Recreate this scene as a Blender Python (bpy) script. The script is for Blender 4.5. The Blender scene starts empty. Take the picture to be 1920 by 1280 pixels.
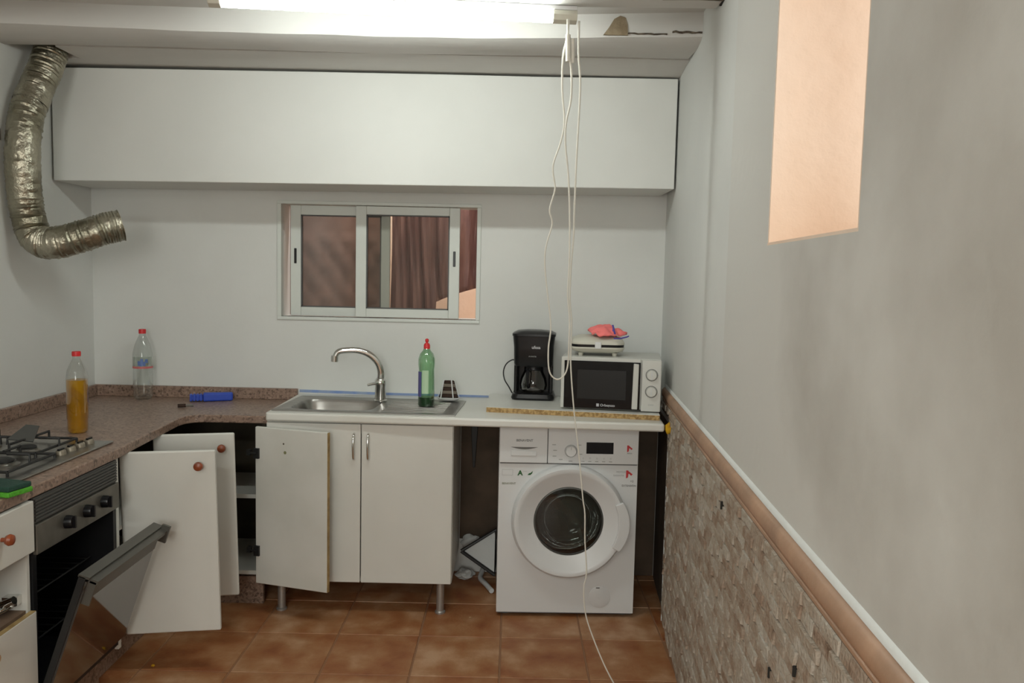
import bpy, math, random
from mathutils import Vector, Matrix
random.seed(7)
S = bpy.context.scene
C = S.collection
R = math.radians

# ------------------------------------------------------------------ camera
cam_d = bpy.data.cameras.new('camera'); cam = bpy.data.objects.new('camera', cam_d); C.objects.link(cam)
cam_d.sensor_width = 36; cam_d.lens = 28.5; cam_d.clip_start = .05
PH = math.atan(125 / 1520); RO = .022
_f = Vector((0, math.cos(PH), -math.sin(PH))); _r = Vector((1, 0, 0)); _u = _r.cross(_f)
_r2 = math.cos(RO) * _r + math.sin(RO) * _u; _u2 = -math.sin(RO) * _r + math.cos(RO) * _u
cam.matrix_world = Matrix(((_r2.x, _u2.x, -_f.x, 0), (_r2.y, _u2.y, -_f.y, 0), (_r2.z, _u2.z, -_f.z, 1.495), (0, 0, 0, 1)))
S.camera = cam
# ------------------------------------------------------------------ world, light, exposure
S.view_settings.view_transform = 'Standard'; S.view_settings.look = 'None'
S.view_settings.gamma = 1; S.view_settings.use_curve_mapping = False
S.view_settings.exposure = 0.16
W = bpy.data.worlds.new('world'); S.world = W; W.use_nodes = True
bg = W.node_tree.nodes['Background']; bg.inputs[0].default_value = (1.0, .97, .92, 1); bg.inputs[1].default_value = 1.45
TUBE = 42.0       # emission of the fluorescent diffuser
def area(name, loc, rot, sx, sy, power, col=(1, 1, 1)):
    l = bpy.data.lights.new(name, 'AREA'); l.shape = 'RECTANGLE'; l.size = sx; l.size_y = sy; l.energy = power; l.color = col
    o = bpy.data.objects.new(name, l); C.objects.link(o); o.location = loc; o.rotation_euler = rot; return o
area('rear_overhead_fill', (-.9, -.5, 2.40), (0, 0, 0), 1.2, .12, 26, (.96, 1, .96))  # added overhead fill light behind the camera
area('rear_wall_fill', (-.2, -2.55, 1.75), (R(90), 0, R(0)), .9, 1.0, 40, (1, 1, .95))  # added frontal fill at the rear wall, which has no doorway
area('next_room_fill', (-.5, 4.22, 2.45), (R(4), 0, 0), .9, .08, 9, (1, .95, .9))  # added light, grazes the quilt and curtain from above
area('next_room_far_fill', (-.3, 4.8, 2.5), (0, 0, 0), .4, .3, 9, (1, .95, .9))  # added fill for the peach wall beyond the window

# ------------------------------------------------------------------ helpers
class MB:
    def __init__(s): s.v = []; s.f = []; s.sm = []
    def add(s, vs, fs, smooth=False):
        n = len(s.v); s.v += [tuple(v) for v in vs]
        for f in fs: s.f.append(tuple(i + n for i in f)); s.sm.append(smooth)
        return s
    def box(s, x0, x1, y0, y1, z0, z1, mx=None):
        vs = [(x, y, z) for z in (z0, z1) for y in (y0, y1) for x in (x0, x1)]
        if mx: vs = [mx @ Vector(v) for v in vs]
        return s.add(vs, [(0, 2, 3, 1), (4, 5, 7, 6), (0, 1, 5, 4), (2, 6, 7, 3), (0, 4, 6, 2), (1, 3, 7, 5)])
    def prism(s, poly, lo, hi, ax='z', mx=None):
        n = len(poly); P = {'z': lambda a, b, h: (a, b, h), 'y': lambda a, b, h: (a, h, b), 'x': lambda a, b, h: (h, a, b)}[ax]
        vs = [P(a, b, lo) for a, b in poly] + [P(a, b, hi) for a, b in poly]
        if mx: vs = [mx @ Vector(v) for v in vs]
        fs = [tuple(range(n)), tuple(range(2 * n - 1, n - 1, -1))] + [(i, i + n, (i + 1) % n + n, (i + 1) % n) for i in range(n)]
        return s.add(vs, fs)
    def lathe(s, prof, c=(0, 0, 0), ax='z', n=32, caps=True):
        # prof: list of (radius, height)
        vs = []; fs = []
        for r, h in prof:
            for k in range(n):
                a = 2 * math.pi * k / n; u, w = r * math.cos(a), r * math.sin(a)
                p = {'z': (u, w, h), 'y': (u, h, w), 'x': (h, u, w)}[ax]
                vs.append((p[0] + c[0], p[1] + c[1], p[2] + c[2]))
        for i in range(len(prof) - 1):
            for k in range(n):
                a, b = i * n + k, i * n + (k + 1) % n
                fs.append((a, b, b + n, a + n))
        if caps:
            fs.append(tuple(range(n))); fs.append(tuple(range((len(prof) - 1) * n, len(prof) * n)))
        return s.add(vs, fs, True)
    def tube(s, pts, r, n=10, caps=True, rfun=None):
        P = [Vector(p) for p in pts]; vs = []; fs = []; up = None
        for i, p in enumerate(P):
            t = (P[min(i + 1, len(P) - 1)] - P[max(i - 1, 0)]).normalized()
            if up is None: up = t.cross(Vector((0, 0, 1)) if abs(t.z) < .9 else Vector((1, 0, 0))).normalized()
            up = (up - t * up.dot(t)).normalized(); sd = t.cross(up)
            rr = rfun(i / (len(P) - 1)) if rfun else r
            for k in range(n):
                a = 2 * math.pi * k / n; vs.append(p + up * rr * math.cos(a) + sd * rr * math.sin(a))
        for i in range(len(P) - 1):
            for k in range(n):
                a, b = i * n + k, i * n + (k + 1) % n; fs.append((a, b, b + n, a + n))
        if caps: fs.append(tuple(range(n))); fs.append(tuple(range((len(P) - 1) * n, len(P) * n)))
        return s.add(vs, fs, True)

def smooth_path(pts, k=6):
    P = [Vector(p) for p in pts]; out = []
    for i in range(len(P) - 1):
        a, b, c, d = P[max(i - 1, 0)], P[i], P[i + 1], P[min(i + 2, len(P) - 1)]
        for j in range(k):
            t = j / k
            out.append(.5 * ((2 * b) + (c - a) * t + (2 * a - 5 * b + 4 * c - d) * t * t + (3 * b - a - 3 * c + d) * t ** 3))
    out.append(P[-1]); return out

def wpos(o):
    L = Vector((0, 0, 0))
    while o: L += o.location; o = o.parent
    return L
def obj(name, mb, mat, parent=None, bevel=0, local=False, seg=2, label=None, kind=None, me=None):
    if me is None:
        me = bpy.data.meshes.new(name)
        off = Vector((0, 0, 0)) if (local or not parent) else wpos(parent)
        me.from_pydata([tuple(Vector(v) - off) for v in mb.v], [], mb.f)
        me.polygons.foreach_set('use_smooth', mb.sm if mb.sm else []); me.update()
        import bmesh
        bm = bmesh.new(); bm.from_mesh(me); bmesh.ops.recalc_face_normals(bm, faces=bm.faces[:]); bm.to_mesh(me); bm.free()
        if any(mb.sm): me.set_sharp_from_angle(angle=R(38))
        me.materials.append(mat)
    o = bpy.data.objects.new(name, me); C.objects.link(o); o.parent = parent
    if bevel:
        b = o.modifiers.new('bevel', 'BEVEL'); b.width = bevel; b.segments = seg; b.limit_method = 'ANGLE'; b.angle_limit = R(40); b.harden_normals = False
    if label: o['label'] = label
    if kind: o['kind'] = kind
    return o
def tag(o, label, cat, group=None):
    o['label'] = label; o['category'] = cat
    if group: o['group'] = group
    return o
def thing(name, label, cat, loc=(0, 0, 0), rz=0, group=None):
    o = bpy.data.objects.new(name, None); C.objects.link(o); o.location = loc; o.rotation_euler = (0, 0, rz); o.empty_display_size = .05
    return tag(o, label, cat, group)
def root(name, kind='structure', loc=(0, 0, 0)):
    o = bpy.data.objects.new(name, None); C.objects.link(o); o.location = loc; o['kind'] = kind; return o
def text(name, s, size, loc, mat, parent, rot=(R(90), 0, 0), bold=0, align='CENTER', width=1.0):
    cu = bpy.data.curves.new(name, 'FONT'); cu.body = s; cu.size = size; cu.extrude = .0004; cu.align_x = align; cu.align_y = 'CENTER'; cu.offset = bold
    t = bpy.data.objects.new(name, cu); C.objects.link(t)
    me = bpy.data.meshes.new_from_object(t.evaluated_get(bpy.context.evaluated_depsgraph_get()) if False else t)
    bpy.data.objects.remove(t); bpy.data.curves.remove(cu)
    me.materials.clear(); me.materials.append(mat)
    me.transform(Matrix.Diagonal((width, 1, 1, 1)))
    from mathutils import Euler
    me.transform(Euler(rot).to_matrix().to_4x4())
    o = bpy.data.objects.new(name, me); C.objects.link(o); o.parent = parent; o.location = loc; return o

# ------------------------------------------------------------------ materials
def M(name, col, rough=.5, metal=0, col2=None, scale=6, detail=6, lo=.35, hi=.65, bump=0, bscale=60, spec=.5, stretch=(1, 1, 1), coat=0, emit=None, estr=0):
    m = bpy.data.materials.new(name); m.use_nodes = True; nt = m.node_tree; b = nt.nodes['Principled BSDF']
    b.inputs['Base Color'].default_value = (*col, 1); b.inputs['Roughness'].default_value = rough; b.inputs['Metallic'].default_value = metal
    b.inputs['Specular IOR Level'].default_value = spec; b.inputs['Coat Weight'].default_value = coat
    tc = nt.nodes.new('ShaderNodeTexCoord'); mp = nt.nodes.new('ShaderNodeMapping'); mp.inputs['Scale'].default_value = stretch
    nt.links.new(tc.outputs['Object'], mp.inputs[0])
    if col2 is not None:
        n = nt.nodes.new('ShaderNodeTexNoise'); n.inputs['Scale'].default_value = scale; n.inputs['Detail'].default_value = detail
        r = nt.nodes.new('ShaderNodeValToRGB'); r.color_ramp.elements[0].position = lo; r.color_ramp.elements[1].position = hi
        r.color_ramp.elements[0].color = (*col, 1); r.color_ramp.elements[1].color = (*col2, 1)
        nt.links.new(mp.outputs[0], n.inputs['Vector']); nt.links.new(n.outputs['Fac'], r.inputs[0]); nt.links.new(r.outputs[0], b.inputs['Base Color'])
    if bump:
        n2 = nt.nodes.new('ShaderNodeTexNoise'); n2.inputs['Scale'].default_value = bscale; n2.inputs['Detail'].default_value = 5
        bp = nt.nodes.new('ShaderNodeBump'); bp.inputs['Strength'].default_value = bump; bp.inputs['Distance'].default_value = .01
        nt.links.new(mp.outputs[0], n2.inputs['Vector']); nt.links.new(n2.outputs['Fac'], bp.inputs['Height']); nt.links.new(bp.outputs[0], b.inputs['Normal'])
    if emit:
        b.inputs['Emission Color'].default_value = (*emit, 1); b.inputs['Emission Strength'].default_value = estr
    return m
def srgb(r, g, b):
    f = lambda c: (c / 255 / 12.92) if c / 255 <= .04045 else ((c / 255 + .055) / 1.055) ** 2.4
    return (f(r), f(g), f(b))

m_wall = M('white_wall_plaster', (.66, .67, .645), .75, col2=(.72, .73, .705), scale=1.6, bump=.25, bscale=9)
m_wallR = M('mottled_wall_plaster', (.46, .44, .40), .8, col2=(.66, .655, .62), scale=2.2, detail=9, lo=.3, hi=.62, bump=.14, bscale=26)
m_ceil = M('ceiling_paint', (.60, .59, .56), .7, col2=(.68, .675, .65), scale=3, bump=.3, bscale=8, stretch=(.3, 1, 1))
m_board = M('soffit_paint', (.70, .71, .68), .7, col2=(.76, .77, .74), scale=1.5, bump=.12, bscale=7)
m_peach = M('peach_plaster', srgb(243, 224, 206), .8, col2=srgb(238, 214, 192), scale=3, bump=.4, bscale=20)
m_caulk = M('white_caulk', (.78, .80, .78), .6, bump=.2)
m_trim = M('peach_moulding', srgb(188, 150, 122), .45, col2=srgb(160, 128, 104), scale=7, detail=8, bump=.1)
m_mortar = M('grey_mortar', srgb(105, 92, 80), .9, bump=.5)
m_floorj = M('floor_grout', srgb(142, 104, 76), .9, bump=.2)
m_white = M('white_laminate', (.63, .625, .58), .38, col2=(.68, .675, .63), scale=2.5)
m_whitein = M('white_laminate_inner_face', (.60, .60, .55), .45, col2=(.67, .665, .62), scale=4)
m_edge = M('raw_yellow_edge', srgb(176, 150, 100), .6, col2=srgb(140, 112, 66), scale=30)
m_counter = M('white_worktop', (.66, .655, .60), .32, col2=(.72, .715, .67), scale=3)
m_chip = M('chipboard_edge', srgb(150, 118, 72), .8, col2=srgb(196, 164, 112), scale=90, lo=.4, hi=.6, bump=.5, bscale=200)
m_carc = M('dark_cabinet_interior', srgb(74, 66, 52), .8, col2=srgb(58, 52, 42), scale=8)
m_brown = M('brown_board', srgb(120, 96, 76), .7, col2=srgb(98, 78, 62), scale=12)
m_wood = M('orange_wood_knob', srgb(150, 74, 40), .35, col2=srgb(118, 56, 30), scale=40)
m_woodl = M('pale_wood', srgb(176, 140, 100), .5)
m_steel = M('brushed_steel', (.40, .39, .37), .3, 1, col2=(.32, .31, .29), scale=30, stretch=(.1, 1, 1))
m_chrome = M('chrome', (.72, .72, .70), .12, 1)
m_legs = M('satin_grey_leg', (.42, .41, .39), .4, .7)
m_dark = M('black_plastic', (.007, .007, .008), .3, spec=.35)
m_iron = M('black_enamel_iron', (.012, .012, .012), .5)
m_darkg = M('dark_gunmetal', (.085, .085, .08), .45, .3)
m_panel = M('oven_grey_steel', (.20, .19, .165), .4, .7, col2=(.16, .15, .13), scale=20)
m_ovenin = M('oven_black_enamel', (.010, .010, .011), .4)
m_oveng = M('oven_door_glass', (.02, .016, .014), .07, 0, spec=.9, coat=.6)
m_appl = M('white_appliance', (.68, .69, .69), .32)
m_applg = M('grey_white_plastic', (.60, .61, .61), .4)
m_mic = M('microwave_white', (.60, .60, .56), .4)
m_cream = M('cream_plastic', (.60, .585, .50), .45)
m_blackglass = M('black_glass', (.006, .006, .007), .12, spec=.28)
m_disp = M('display_black', (.010, .011, .014), .15)
m_red = M('red_plastic', srgb(205, 40, 45), .4)
m_pink = M('coral_pink_cloth', srgb(255, 132, 130), .85, bump=.4, bscale=50)
m_purple = M('purple_plastic', srgb(80, 70, 160), .5)
m_blue = M('blue_plastic', srgb(38, 72, 178), .45)
m_tape = M('blue_tape', srgb(120, 145, 195), .7, col2=srgb(150, 165, 190), scale=14)
m_yel = M('yellow_foam', srgb(214, 170, 20), .8, col2=srgb(190, 140, 14), scale=40, bump=.4)
m_green = M('green_scourer', srgb(80, 165, 40), .8, bump=.8, bscale=90)
m_teal = M('dark_teal_sponge', srgb(26, 62, 50), .85, bump=.5)
m_brownsp = M('brown_sponge', srgb(52, 34, 24), .85, bump=.4)
m_taupe = M('taupe_sponge', srgb(120, 110, 98), .85, bump=.4)
m_cord = M('white_cord', (.72, .70, .63), .4)
m_bag = M('white_bag', (.55, .57, .56), .5, bump=.5, bscale=14)
m_ink = M('grey_print', (.16, .16, .15), .6)
m_inkl = M('pale_print', (.40, .41, .40), .6)
m_inkw = M('white_print', (.5, .5, .52), .5)
m_inkgn = M('green_print', srgb(30, 90, 40), .5)
m_inkol = M('olive_print', srgb(120, 122, 84), .5)
m_inkr = M('red_print', srgb(190, 50, 55), .5)
m_drum = M('steel_drum', (.42, .43, .42), .3, .9)
m_rubber = M('grey_rubber', (.10, .10, .10), .6)
m_alu = M('white_aluminium', (.64, .67, .63), .4)
m_cable = M('black_cable', (.02, .02, .02), .5)
m_tan = M('raw_clay_block', srgb(160, 146, 122), .9, col2=srgb(132, 116, 92), scale=20, bump=.5)
m_hole = M('dark_cavity', (.02, .018, .015), .95)
m_label = M('white_label', (.62, .64, .66), .5)
m_inkbl = M('blue_print', srgb(90, 115, 170), .5)
m_pinkl = M('pale_red_band', srgb(200, 110, 110), .5)
m_vio = M('violet_label', srgb(88, 86, 140), .5)
m_duct = M('crinkled_foil', (.27, .25, .185), .34, 1, col2=(.50, .47, .38), scale=7, bump=.8, bscale=34)
m_quilt = M('brown_quilted_cloth', srgb(140, 106, 94), .8, col2=srgb(120, 90, 80), scale=8)
m_curt = M('brown_curtain', srgb(142, 108, 100), .6, col2=srgb(112, 80, 76), scale=5, stretch=(6, 1, .6))
m_tube = M('lamp_diffuser', (1, 1, 1), .5, emit=(.94, 1.0, .95), estr=TUBE)

def glassy(name, tint, gloss=.08, rough=.02, f=1.45):
    m = bpy.data.materials.new(name); m.use_nodes = True; nt = m.node_tree; nt.nodes.clear()
    o = nt.nodes.new('ShaderNodeOutputMaterial'); mx = nt.nodes.new('ShaderNodeMixShader'); t = nt.nodes.new('ShaderNodeBsdfTransparent'); g = nt.nodes.new('ShaderNodeBsdfGlossy')
    t.inputs[0].default_value = (*tint, 1); g.inputs['Roughness'].default_value = rough
    lw = nt.nodes.new('ShaderNodeLayerWeight'); lw.inputs[0].default_value = .35; mr = nt.nodes.new('ShaderNodeMath'); mr.operation = 'MULTIPLY_ADD'; mr.inputs[1].default_value = .8; mr.inputs[2].default_value = gloss; mr.use_clamp = True
    nt.links.new(lw.outputs['Facing'], mr.inputs[0])
    nt.links.new(mr.outputs[0], mx.inputs[0]); nt.links.new(t.outputs[0], mx.inputs[1]); nt.links.new(g.outputs[0], mx.inputs[2]); nt.links.new(mx.outputs[0], o.inputs[0]); return m
m_pane = glassy('window_glass', (.86, .86, .84), .03)
m_pet = glassy('clear_pet', (.93, .95, .94), .03, .05)
m_petg = glassy('green_pet', (.62, .85, .64), .04, .08)
m_carafe = glassy('carafe_glass', (.55, .52, .48), .08)
m_port = glassy('washer_port_glass', (.50, .53, .51), .035)
m_oil = M('cooking_oil', srgb(228, 172, 20), .15)
_b = m_oil.node_tree.nodes['Principled BSDF']; _b.inputs['Transmission Weight'].default_value = .75; _b.inputs['IOR'].default_value = 1.2
m_soap = M('dark_green_soap', srgb(10, 74, 40), .15)
_b = m_soap.node_tree.nodes['Principled BSDF']; _b.inputs['Transmission Weight'].default_value = .3

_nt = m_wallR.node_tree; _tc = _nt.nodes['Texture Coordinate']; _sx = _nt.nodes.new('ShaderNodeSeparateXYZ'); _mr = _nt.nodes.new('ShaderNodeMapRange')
_mr.inputs['From Min'].default_value = 2.1; _mr.inputs['From Max'].default_value = 1.0; _mr.inputs['To Min'].default_value = .30; _mr.inputs['To Max'].default_value = -.12  # mottled plaster gets darker towards the near end of the wall
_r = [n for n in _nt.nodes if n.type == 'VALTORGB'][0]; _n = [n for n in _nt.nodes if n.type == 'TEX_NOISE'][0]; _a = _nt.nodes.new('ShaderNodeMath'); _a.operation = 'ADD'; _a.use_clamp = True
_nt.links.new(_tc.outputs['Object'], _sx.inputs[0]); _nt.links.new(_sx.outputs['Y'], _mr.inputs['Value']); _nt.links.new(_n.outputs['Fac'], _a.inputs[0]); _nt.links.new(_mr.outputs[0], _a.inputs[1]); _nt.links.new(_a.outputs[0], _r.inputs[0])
def granite():
    m = bpy.data.materials.new('pink_brown_granite'); m.use_nodes = True; nt = m.node_tree; b = nt.nodes['Principled BSDF']
    tc = nt.nodes.new('ShaderNodeTexCoord'); v = nt.nodes.new('ShaderNodeTexVoronoi'); v.inputs['Scale'].default_value = 120
    n = nt.nodes.new('ShaderNodeTexNoise'); n.inputs['Scale'].default_value = 45; n.inputs['Detail'].default_value = 8
    bw = nt.nodes.new('ShaderNodeSeparateColor'); r = nt.nodes.new('ShaderNodeValToRGB'); cr = r.color_ramp
    cr.elements[0].position = 0; cr.elements[0].color = (*srgb(48, 36, 32), 1); cr.elements[1].position = 1; cr.elements[1].color = (*srgb(186, 164, 150), 1)
    for p, c in ((.22, srgb(92, 74, 62)), (.45, srgb(138, 114, 100)), (.75, srgb(150, 126, 110))): e = cr.elements.new(p); e.color = (*c, 1)
    mx = nt.nodes.new('ShaderNodeMath'); mx.operation = 'MULTIPLY_ADD'; mx.inputs[1].default_value = .55
    sb = nt.nodes.new('ShaderNodeMath'); sb.operation = 'MULTIPLY'; sb.inputs[1].default_value = .5
    nt.links.new(tc.outputs['Object'], v.inputs['Vector']); nt.links.new(tc.outputs['Object'], n.inputs['Vector'])
    nt.links.new(v.outputs['Color'], bw.inputs[0]); nt.links.new(bw.outputs[0], mx.inputs[0]); nt.links.new(n.outputs['Fac'], sb.inputs[0]); nt.links.new(sb.outputs[0], mx.inputs[2])
    nt.links.new(mx.outputs[0], r.inputs[0]); nt.links.new(r.outputs[0], b.inputs['Base Color']); b.inputs['Roughness'].default_value = .38
    return m
m_gran = granite()
def per_piece(name, stops, rough, nscale, namt, bump=.3, spec=.5):
    m = bpy.data.materials.new(name); m.use_nodes = True; nt = m.node_tree; b = nt.nodes['Principled BSDF']
    oi = nt.nodes.new('ShaderNodeObjectInfo'); at = nt.nodes.new('ShaderNodeAttribute'); at.attribute_name = 'tone'
    geo = nt.nodes.new('ShaderNodeNewGeometry'); n = nt.nodes.new('ShaderNodeTexNoise'); n.inputs['Scale'].default_value = nscale; n.inputs['Detail'].default_value = 6; n.inputs['Distortion'].default_value = .1
    r = nt.nodes.new('ShaderNodeValToRGB'); cr = r.color_ramp; cr.elements[0].position = stops[0][0]; cr.elements[0].color = (*stops[0][1], 1); cr.elements[1].position = stops[-1][0]; cr.elements[1].color = (*stops[-1][1], 1)
    for p, c in stops[1:-1]: e = cr.elements.new(p); e.color = (*c, 1)
    # tone attribute on the joined stones, random per object on the single pieces
    ad = nt.nodes.new('ShaderNodeMath'); ad.operation = 'ADD'; fr = nt.nodes.new('ShaderNodeMath'); fr.operation = 'FRACT'
    nt.links.new(oi.outputs['Random'], ad.inputs[0]); nt.links.new(at.outputs['Fac'], ad.inputs[1]); nt.links.new(ad.outputs[0], fr.inputs[0])
    ma = nt.nodes.new('ShaderNodeMath'); ma.operation = 'MULTIPLY_ADD'; ma.inputs[1].default_value = namt; ms = nt.nodes.new('ShaderNodeMath'); ms.operation = 'MULTIPLY'; ms.inputs[1].default_value = 1 - namt
    nt.links.new(fr.outputs[0], ms.inputs[0]); nt.links.new(geo.outputs['Position'], n.inputs['Vector']); nt.links.new(n.outputs['Fac'], ma.inputs[0]); nt.links.new(ms.outputs[0], ma.inputs[2])
    nt.links.new(ma.outputs[0], r.inputs[0]); nt.links.new(r.outputs[0], b.inputs['Base Color']); b.inputs['Roughness'].default_value = rough; b.inputs['Specular IOR Level'].default_value = spec
    n2 = nt.nodes.new('ShaderNodeTexNoise'); n2.inputs['Scale'].default_value = 90; bp = nt.nodes.new('ShaderNodeBump'); bp.inputs['Strength'].default_value = bump; bp.inputs['Distance'].default_value = .01
    nt.links.new(geo.outputs['Position'], n2.inputs['Vector']); nt.links.new(n2.outputs['Fac'], bp.inputs['Height']); nt.links.new(bp.outputs[0], b.inputs['Normal'])
    return m
m_tile = per_piece('terracotta_tile', [(.26, srgb(128, 70, 38)), (.42, srgb(150, 96, 58)), (.54, srgb(162, 116, 78)), (.7, srgb(186, 148, 116))], .5, 8, .86, .12, .4)
m_stone = per_piece('split_stone', [(.16, srgb(108, 86, 68)), (.32, srgb(150, 128, 110)), (.5, srgb(168, 154, 138)), (.7, srgb(184, 176, 164)), (.88, srgb(212, 206, 198))], .8, 24, .7, .7, .3)

# ================================================================== SETTING
YB = 3.98; XL = -2.06
def RX(y): return .74 - .0708 * (4.03 - y)
# floor: a bed of grout with single tiles
fl = obj('floor', MB().prism([(-2.3, -2.6), (1.0, -2.6), (1.0, 4.2), (-2.3, 4.2)], -.12, -.003), m_floorj, kind='structure')
T = .335; tile_me = {}
for i in range(-5, 3):
    for j in range(-17, 3):
        x0, y0 = -.02 + T * i, 3.24 + T * j
        x1, y1 = x0 + T, y0 + T
        a, b_, c_, d_ = max(x0, -2.06), min(x1, RX(y0 + T / 2)), y0, min(y1, YB)
        if b_ - a < .03 or d_ - c_ < .03: continue
        g = .0022; key = (round(b_ - a, 3), round(d_ - c_, 3))
        if key not in tile_me:
            w, h = b_ - a - 2 * g, d_ - c_ - 2 * g; k = .0025
            mb = MB(); mb.add([(0, 0, -.006), (w, 0, -.006), (w, h, -.006), (0, h, -.006), (k, k, 0), (w - k, k, 0), (w - k, h - k, 0), (k, h - k, 0)],
                              [(3, 2, 1, 0), (4, 5, 6, 7), (0, 1, 5, 4), (1, 2, 6, 5), (2, 3, 7, 6), (3, 0, 4, 7)])
            o = obj('floor_tile', mb, m_tile, fl, local=True); tile_me[key] = o.data
        else: o = obj('floor_tile', None, None, fl, me=tile_me[key])
        o.location = (a + g, c_ + g, 0)
# back wall with the window opening
WX0, WX1, WZ0, WZ1 = -1.137, -.180, 1.268, 1.817
mb = MB(); xr = RX(YB)
mb.box(XL, WX0, YB, YB + .16, 0, 2.6); mb.box(WX1, xr, YB, YB + .16, 0, 2.6); mb.box(WX0, WX1, YB, YB + .16, 0, WZ0); mb.box(WX0, WX1, YB, YB + .16, WZ1, 2.6)
obj('wall_back', mb, m_wall, kind='structure')
obj('brown_shade_patch', MB().box(-.242, .3, YB - .0015, YB + .001, 0.17, .848).box(.3, xr - .002, YB - .0015, YB + .001, 0, .848), M('shade_brown_wall', srgb(96, 80, 66), .9, col2=srgb(78, 66, 54), scale=7, bump=.3, bscale=20), [o for o in C.objects if o.name == 'wall_back'][0])  # dark brown wall patch, shade under the worktop put into the colour
obj('wall_left', MB().box(XL - .16, XL, -2.6, YB, 0, 2.6), m_wall, kind='structure')
obj('wall_front', MB().box(XL, RX(-2.6), -2.7, -2.6, 0, 2.6), m_wall, kind='structure')
# right wall: four blocks round the deep opening
RY0, RY1, RZ0, RZ1, RD = 1.30, 1.90, 1.582, 2.36, .34
mb = MB()
mb.prism([(RX(-2.6), -2.6), (RX(-2.6) + RD, -2.6), (RX(RY0) + RD, RY0), (RX(RY0), RY0)], 0, 2.6)
mb.prism([(RX(RY1), RY1), (RX(RY1) + RD, RY1), (RX(2.38) + RD, 2.38), (RX(2.38), 2.38)], 0, 2.6)
mb.prism([(RX(RY0), RY0), (RX(RY0) + RD, RY0), (RX(RY1) + RD, RY1), (RX(RY1), RY1)], 0, RZ0 - .006)
mb.prism([(RX(RY0), RY0), (RX(RY0) + RD, RY0), (RX(RY1) + RD, RY1), (RX(RY1), RY1)], RZ1 + .005, 2.6)
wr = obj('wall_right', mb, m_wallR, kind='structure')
obj('far_section', MB().prism([(RX(2.385) + .0015, 2.38), (RX(2.38) + RD, 2.38), (RX(YB) + RD, YB), (RX(YB), YB)], 0, 2.6), m_wall, wr)  # far part of the wall in the lighter plaster
obj('brown_shade_patch', MB().prism([(RX(3.455) - .0015, 3.455), (RX(3.455) + .002, 3.455), (RX(3.97) + .002, 3.97), (RX(3.97) - .0015, 3.97)], 0, .848), bpy.data.materials['shade_brown_wall'], wr)  # same painted shade on the right wall below the worktop
# peach-painted reveal of the opening (far jamb, near jamb, rising sill, head)
mb = MB()
mb.prism([(RX(RY1) + .001, RY1 - .006), (RX(RY1) + RD, RY1 - .006), (RX(RY1) + RD, RY1), (RX(RY1) + .001, RY1)], RZ0, RZ1)
mb.prism([(RX(RY0) + .001, RY0), (RX(RY0) + RD, RY0), (RX(RY0) + RD, RY0 + .006), (RX(RY0) + .001, RY0 + .006)], RZ0, RZ1)
a0, a1 = RX(RY0), RX(RY1)
mb.add([(a0, RY0, RZ0 - .006), (a1, RY1, RZ0 - .006), (a1 + RD, RY1, RZ0 - .006), (a0 + RD, RY0, RZ0 - .006), (a0, RY0, RZ0), (a1, RY1, RZ0), (a1 + RD, RY1, RZ0 + .06), (a0 + RD, RY0, RZ0 + .06)],
       [(3, 2, 1, 0), (4, 5, 6, 7), (0, 1, 5, 4), (1, 2, 6, 5), (2, 3, 7, 6), (3, 0, 4, 7)])
mb.prism([(a0, RY0), (a0 + RD, RY0), (a1 + RD, RY1), (a1, RY1)], RZ1, RZ1 + .005)
obj('window_reveal', mb, m_peach, wr)
# ceiling with two beams
ce = obj('ceiling', MB().box(XL, .95, -2.6, YB, 2.46, 2.6), m_ceil, kind='structure')
def beam(name, prof_fn, xs, mat=m_ceil):
    mb = MB(); n = None; vs = []; fs = []
    for x in xs:
        p = prof_fn(x); n = len(p); vs += [(x, y, z) for y, z in p]
    for i in range(len(xs) - 1):
        for k in range(n):
            a, b_ = i * n + k, i * n + (k + 1) % n; fs.append((a, b_, b_ + n, a + n))
    fs += [tuple(range(n)), tuple(range((len(xs) - 1) * n, len(xs) * n))]
    mb.add(vs, fs, True); return obj(name, mb, mat, ce)
def fe(x):   # front lower edge of the rear beam wanders like a hewn log
    pts = [(-2.06, 3.06), (-1.91, 3.07), (-1.48, 3.107), (-.55, 3.139), (.05, 3.12), (.64, 3.05), (.75, 3.03)]
    for (a, u), (b_, w) in zip(pts, pts[1:]):
        if a <= x <= b_: return u + (w - u) * (x - a) / (b_ - a)
    return 3.05
def profA(x):
    y = fe(x); w = .004 * math.sin(x * 7) + .003 * math.sin(x * 17 + 1)
    return [(y - .012, 2.462), (y - .006, 2.40), (y, 2.378 + w * .3), (y + .03, 2.370 + w * .4), (y + .10, 2.366 + w * .3), (y + .20, 2.368), (3.33, 2.372 + w * .2), (3.36, 2.385), (3.36, 2.462)]
xs = [XL + (RX(3.2) - XL) * i / 40 for i in range(41)]
bA = beam('beam', profA, xs)
def profB(x):
    w = .004 * math.sin(x * 5 + 2); s = max(0, x - .1) * .02
    return [(2.46, 2.462), (2.46, 2.39), (2.49, 2.374 + w * .3), (2.60, 2.369 + w * .3), (2.715 + w - s, 2.371), (2.752 + w - s, 2.378), (2.757 + w - s, 2.462)]
beam('beam', profB, [XL + (RX(2.6) - XL) * i / 30 for i in range(31)])
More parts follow.
